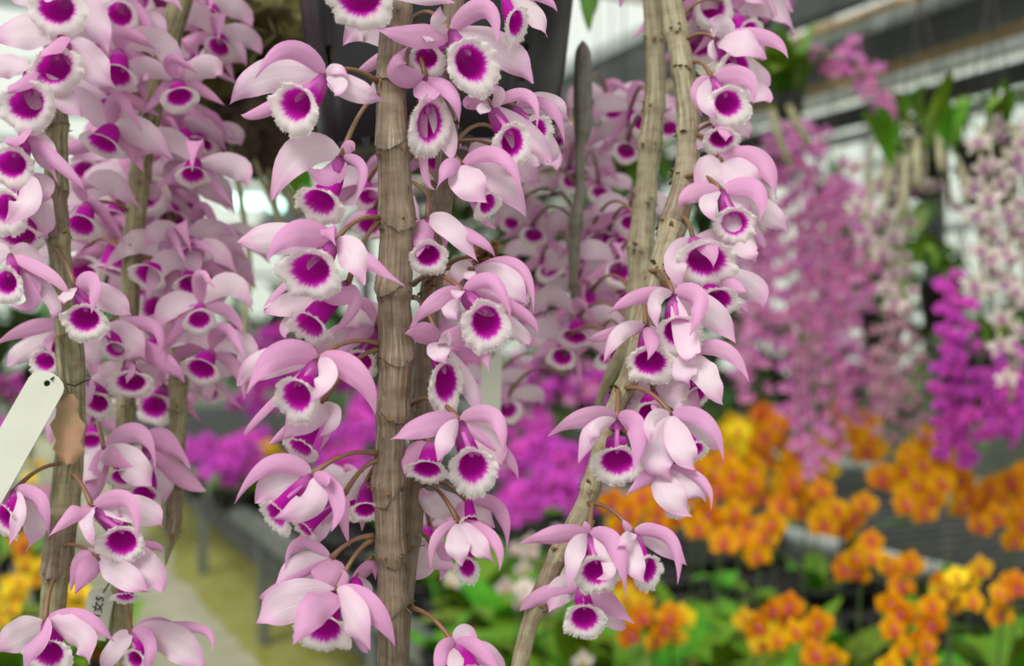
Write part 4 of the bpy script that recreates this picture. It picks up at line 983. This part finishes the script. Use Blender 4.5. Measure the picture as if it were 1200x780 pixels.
c_stake = Cane('flat grey pointed cane hanging beside the black pot, thinner brown below',
    [(683, 48, .80, 3), (683, 62, .80, 18), (683, 100, .80, 22), (683, 150, .80, 21), (679, 175, .80, 11), (680, 220, .80, 12), (674, 262, .80, 16), (672, 320, .81, 11), (673, 360, .82, 9), (660, 440, .82, 8)],
    0, M['cane_grey'], nodes=(205, 262, 335), seg=14)
for (x, y, yw, pt, s) in ((716, 132, 0, -10, 1), (690, 186, 20, -5, 1), (669, 212, -5, -20, .95), (622, 275, 0, 0, .9), (641, 318, 10, -10, 1), (684, 322, 0, -5, .9), (597, 262, -10, -5, .85), (652, 168, 0, 0, .9), (610, 235, 8, -10, .9), (596, 480, 8, 0, .9), (575, 460, -8, 0, .9), (700, 225, 0, -10, .85)):
    generic(c_stake, x, y, .90 + rr(-.04, .06), s * .86, yw, pt, rr(-14, 14))

# ---- the plant on the left
c_left = Cane('olive-brown orchid cane at far left carrying the big white tag',
    [(64, -60, .67, 24), (64, 60, .665, 25), (66, 128, .66, 25), (66, 200, .655, 27), (66, 250, .652, 26), (73, 330, .65, 26), (82, 400, .648, 30), (85, 450, .645, 28), (83, 510, .64, 32), (79, 560, .638, 34), (72, 620, .635, 34), (66, 670, .632, 32), (60, 740, .63, 28), (54, 840, .63, 28)],
    0, M['cane_green'], nodes=(150, 222, 280, 393, 500, 600, 672), sheaths=((132, 152, 90), (225, 282, 90), (602, 674, 90)), seg=22)
c_left.flowers('''
86 -16 70 -30 14 | 64 8 32 27 6 -10 | W 60 -5 72 -2 18; B 110 20 127 64 30; B 34 -5 10 -12 26
72 42 66 60 22 | 60 78 34 27 0 -8 -28 | D 58 54 45 68 27 0; B 28 36 -14 46 42; B 106 74 138 107 38
34 84 64 70 26 | 28 120 32 28 2 -8 -24 | D 22 96 9 110 25 -2; B 8 76 -25 88 28; B 72 112 96 138 28; B 40 130 52 150 26
28 155 58 150 26 | 10 192 28 24 0 -10 | D 18 160 0 166 26 -4; B 48 174 66 213 28; S 72 194 100 224 15 6
22 210 38 190 24 | 4 244 26 26 -6 -10 | W 32 232 4 262 34 4; B 48 250 46 280 34; B 50 218 42 240 24
30 246 60 270 8 | 20 279 30 18 2 -24 | B 44 262 54 286 26; B 10 256 -10 262 26
12 300 52 282 28 | 5 331 19 21 0 -8 | B 36 304 47 346 30; S 58 322 82 349 15 10; S 38 350 9 357 21; B 60 350 57 374 17; B -10 300 -30 320 30
88 336 64 290 28 | 97 374 27 22 4 -8 | D 106 334 107 368 24 -4; B 128 350 155 370 30; W 78 346 74 356 16
72 384 78 394 -8 | 50 424 19 16 -8 -10 | S 34 386 -6 404 20; B 30 408 8 430 24; D 56 398 62 418 14
15 577 78 543 26 | 2 608 16 24 -20 -20 | W 22 598 10 640 17; S 44 588 57 627 21 16; B 40 610 30 646 28; S -8 600 -20 620 20
108 594 84 556 26 | 141 637 28 24 6 -8 | D 86 602 56 629 20 -8; W 103 612 110 640 20; D 150 588 160 636 20 -8; B 166 598 191 617 32; B 128 604 145 612 34
116 654 70 640 14 | 146 702 15 14 8 -50 | F 142 672 177 694 30 -12; P 168 664 190 694 40; S 100 672 88 696 24 6; S 92 660 83 692 22; S 172 640 191 650 14
53 729 66 676 30 | 54 768 27 24 2 -12 | D 42 752 27 784 26 0; B 24 744 -8 764 38; W 90 744 104 778 34; S 98 726 135 753 21 12
''')
c_mid = Cane('pale green orchid cane leaning left, second from the far left, blurred',
    [(225, -60, .74, 26), (212, 0, .74, 27), (198, 50, .74, 25), (182, 110, .74, 25), (170, 160, .74, 24), (162, 230, .74, 23), (154, 310, .74, 22), (150, 400, .74, 22), (146, 500, .72, 22), (142, 600, .70, 24), (143, 690, .68, 26), (140, 780, .68, 24), (138, 840, .68, 24)],
    0, M['cane_green'], nodes=(55, 140, 205, 290, 480, 640), seg=16)
c_mid.flowers('''
118 388 150 380 46 | 134 412 16 16 6 -40 | F 148 398 172 424 36 -12; D 176 380 187 420 16 -8; S 188 422 216 449 24 12; B 110 410 108 440 24; D 120 384 130 396 18
146 432 148 420 40 | 152 449 26 17 2 -14 | D 152 434 148 450 15 -2; B 176 440 188 452 22; B 124 436 112 448 22
104 448 148 440 40 | 112 474 20 17 -4 -20 | B 118 450 130 456 24; B 90 460 84 484 24; D 104 462 102 476 18
122 524 112 498 44 | 142 562 18 18 10 -40 | D 130 536 157 547 22 -12; F 154 546 178 570 36 -12; D 162 508 182 548 22 -4; B 104 548 94 566 30; S 110 570 104 590 22
170 524 148 500 30 | 167 582 22 18 -4 -30 | D 192 518 223 548 28 -14; S 214 560 242 575 22; B 186 556 192 590 34; B 150 540 142 560 22
154 742 144 690 40 | 156 774 14 16 -14 -14 | W 134 762 118 790 22; D 172 758 168 794 22 -6; P 204 752 242 790 38; S 186 732 214 739 17; D 232 736 247 766 12 -14; B 140 750 128 762 20
''')
c_drip = Cane('short olive orchid cane ending in a dry point beside the path',
    [(190, -60, .83, 16), (192, 60, .83, 16), (194, 180, .82, 17), (200, 290, .79, 19), (206, 360, .745, 21), (209, 420, .73, 22), (209, 490, .72, 20), (206, 545, .71, 19), (204, 590, .70, 19), (203, 620, .70, 15), (197, 645, .70, 8), (194, 662, .70, 1.5)],
    0, M['cane_green'], nodes=(355, 450, 485, 572, 622), sheaths=((575, 624, 90),), seg=16)
left_gen = ((136, 18, 0, -5, 1), (160, 2, 0, 0, .95), (176, 6, 10, 0, .95), (120, 54, -5, -20, 1), (136, 58, 10, -10, 1), (165, 66, 10, -25, 1.05), (132, 92, 12, -30, 1.1), (250, 56, 20, -10, .85), (233, 82, 16, -5, .85), (205, 116, 6, -20, .9), (188, 172, 8, -25, 1.05),
    (203, 200, -6, -20, 1), (224, 208, 10, -5, .95), (170, 226, 8, -2, 1.1), (145, 216, 0, -10, 1), (110, 171, 0, -5, 1.1), (198, 262, 10, -20, 1), (206, 312, 0, -5, .95), (172, 325, -10, -5, 1), (250, 312, 16, -10, .95), (246, 348, 14, -15, .95), (233, 376, 4, -5, .9), (183, 362, 2, -6, 1.05), (128, 262, 0, -15, 1), (90, 268, -10, -20, 1.05), (94, 318, -4, -20, 1.05), (122, 320, 10, -25, 1.1),
    (236, 436, 4, -8, 1), (238, 464, 0, 0, .85), (180, 478, 0, -12, .95), (180, 420, 14, -10, .95), (160, 130, -8, -12, 1), (212, 245, 16, -20, .9), (115, 130, -14, -10, 1), (215, 290, 0, -10, .95), (240, 20, 20, -10, .85), (225, 335, 6, -10, .9), (210, 178, 10, -20, .95), (232, 170, 20, -16, .8), (222, 300, 20, -10, .85),
    (100, 520, -10, -20, .95), (150, 345, 0, -16, 1), (185, 30, 0, -16, .9), (96, 200, 0, -16, .9))
for i, (x, y, yw, pt, s) in enumerate(left_gen):
    cn = c_mid if x < 185 else c_drip
    generic(cn, x, y, ((.70 if i % 3 == 0 else .785) if i < 40 else .87) + rr(-.02, .02), s * ((.92 if i % 3 == 0 else 1.0) if i < 40 else 1.04), yw, pt, rr(-18, 18))
# pinkish dry leaf base hanging on the left cane
mb = MB(); a = P(74, 462, .628); rows = []
for i in range(10):
    t = i / 9; wd = (0.0042 + .0045 * math.sin(t * 2.6)) * (1 - .6 * smooth(t, .75, 1)) * (1 + .22 * math.sin(t * 17))
    row = []
    for j in range(7):
        s_ = -1 + j / 3
        row.append((P(75 + 4 * t, 462 + 82 * t, .625) + Vector((s_ * wd, .003 * s_ * s_ + .001 * math.sin(s_ * 9), .001 * math.sin(s_ * 7 + t * 5) * t)) - c_left.org, (1, 1, 1), (s_, t)))
    rows.append(row)
mb.grid(rows); link('dry_leaf_base', mb.mesh('dry_leaf_base', M['flesh']), c_left.o)
mb = MB(); mb.tube([P(67, 395, .635) - c_left.org, P(70, 430, .63) - c_left.org, P(74, 466, .627) - c_left.org], [.0016, .002, .004], 8); link('leaf_stalk', mb.mesh('leaf_stalk', M['cane_green']), c_left.o)

def plant_tag(name, label, cx, cy, ex, ey, wpx, d0, d1, thick=.0006, text=None, holes=True):
    """plastic label: strip from (cx,cy) to (ex,ey)"""
    A = P(cx, cy, d0); B = P(ex, ey, d1); ax = (B - A); Ln = ax.length; ax.normalize()
    side = Vector((ax.z, 0, -ax.x)); side = (side - ax * side.dot(ax)).normalized(); nrm = ax.cross(side).normalized()
    if nrm.y > 0: nrm = -nrm
    wv = wpx * d0 / FPX * .5
    o = thing(name, label, 'plant tag', A)
    out = []; n = 9
    for k in range(n):                      # rounded head
        th = math.pi * k / (n - 1); out.append((-math.cos(th) * wv, -math.sin(th) * wv * .75 + wv * .6))
    out += [(wv, Ln), (-wv, Ln)]
    hole = [(math.cos(-q * math.tau / 12) * wv * .17, math.sin(-q * math.tau / 12) * wv * .17 + wv * .45) for q in range(12)]
    import bmesh
    bm = bmesh.new()
    def loop(pts):
        vs = [bm.verts.new(side * x + ax * y) for x, y in pts]
        return [bm.edges.new((vs[i], vs[(i + 1) % len(vs)])) for i in range(len(vs))]
    eds = loop(out) + (loop(hole) if holes else [])
    bmesh.ops.triangle_fill(bm, edges=eds, use_beauty=True)
    r = bmesh.ops.extrude_face_region(bm, geom=bm.faces[:])
    bmesh.ops.translate(bm, verts=[v for v in r['geom'] if isinstance(v, bmesh.types.BMVert)], vec=-nrm * thick)
    bmesh.ops.recalc_face_normals(bm, faces=bm.faces[:])
    me = bpy.data.meshes.new('strip'); bm.to_mesh(me); bm.free(); me.materials.append(M['white'])
    link('strip', me, o)
    if text:
        cu = bpy.data.curves.new('lettering', 'FONT'); cu.body = text; cu.size = wv * .85; cu.extrude = .00005; cu.align_x = 'CENTER'; cu.align_y = 'CENTER'; cu.offset = .00008
        cu.materials.append(M['ink']); tmp = bpy.data.objects.new('lettering', cu); COL.objects.link(tmp)
        bpy.context.view_layer.update(); lm = bpy.data.meshes.new_from_object(tmp.evaluated_get(bpy.context.evaluated_depsgraph_get()))
        bpy.data.objects.remove(tmp); t = link('lettering', lm, o)
        ez = nrm; ex_ = -ax; ey_ = ez.cross(ex_)
        t.matrix_local = Matrix.Translation(ax * Ln * .45 + nrm * .0003) @ Matrix((ex_, ey_, ez)).transposed().to_4x4()
    return o, A, side, ax
tg, A, sd_, ax_ = plant_tag('plant_tag', 'large blank white plastic plant tag wired to the far left cane', 60, 440, -22, 585, 44, .62, .60)
mb = MB(); q = lambda x, y, d: P(x, y, d) - A
mb.tube([q(*z) for z in ((60, 444, .618), (66, 440, .622), (76, 449, .628), (88, 452, .63), (98, 447, .634), (106, 444, .65), (98, 438, .664), (80, 437, .666), (68, 440, .65), (62, 446, .63), (60, 444, .618))], .0005, 6)
link('wire_tie', mb.mesh('wire_tie', M['wire']), tg)
tg2, A2, _, _ = plant_tag('plant_tag', 'small handwritten white plant tag hanging behind the lower left flowers', 120, 690, 108, 748, 31, .67, .67, text='4-1女5')
mb = MB(); mb.tube([P(121, 694, .668) - A2, P(130, 680, .664) - A2, P(141, 672, .66) - A2], .0005, 6); link('wire_tie', mb.mesh('wire_tie', M['wire']), tg2)
tg3, A3, _, _ = plant_tag('plant_tag', 'blurred white plant tag hanging in the gap right of the thick cane', 577, 412, 573, 520, 24, .82, .82)
mb = MB(); mb.tube([P(577, 416, .818) - A3, P(590, 380, .82) - A3, P(660, 360, .82) - A3], .0005, 6); link('wire_tie', mb.mesh('wire_tie', M['wire']), tg3)
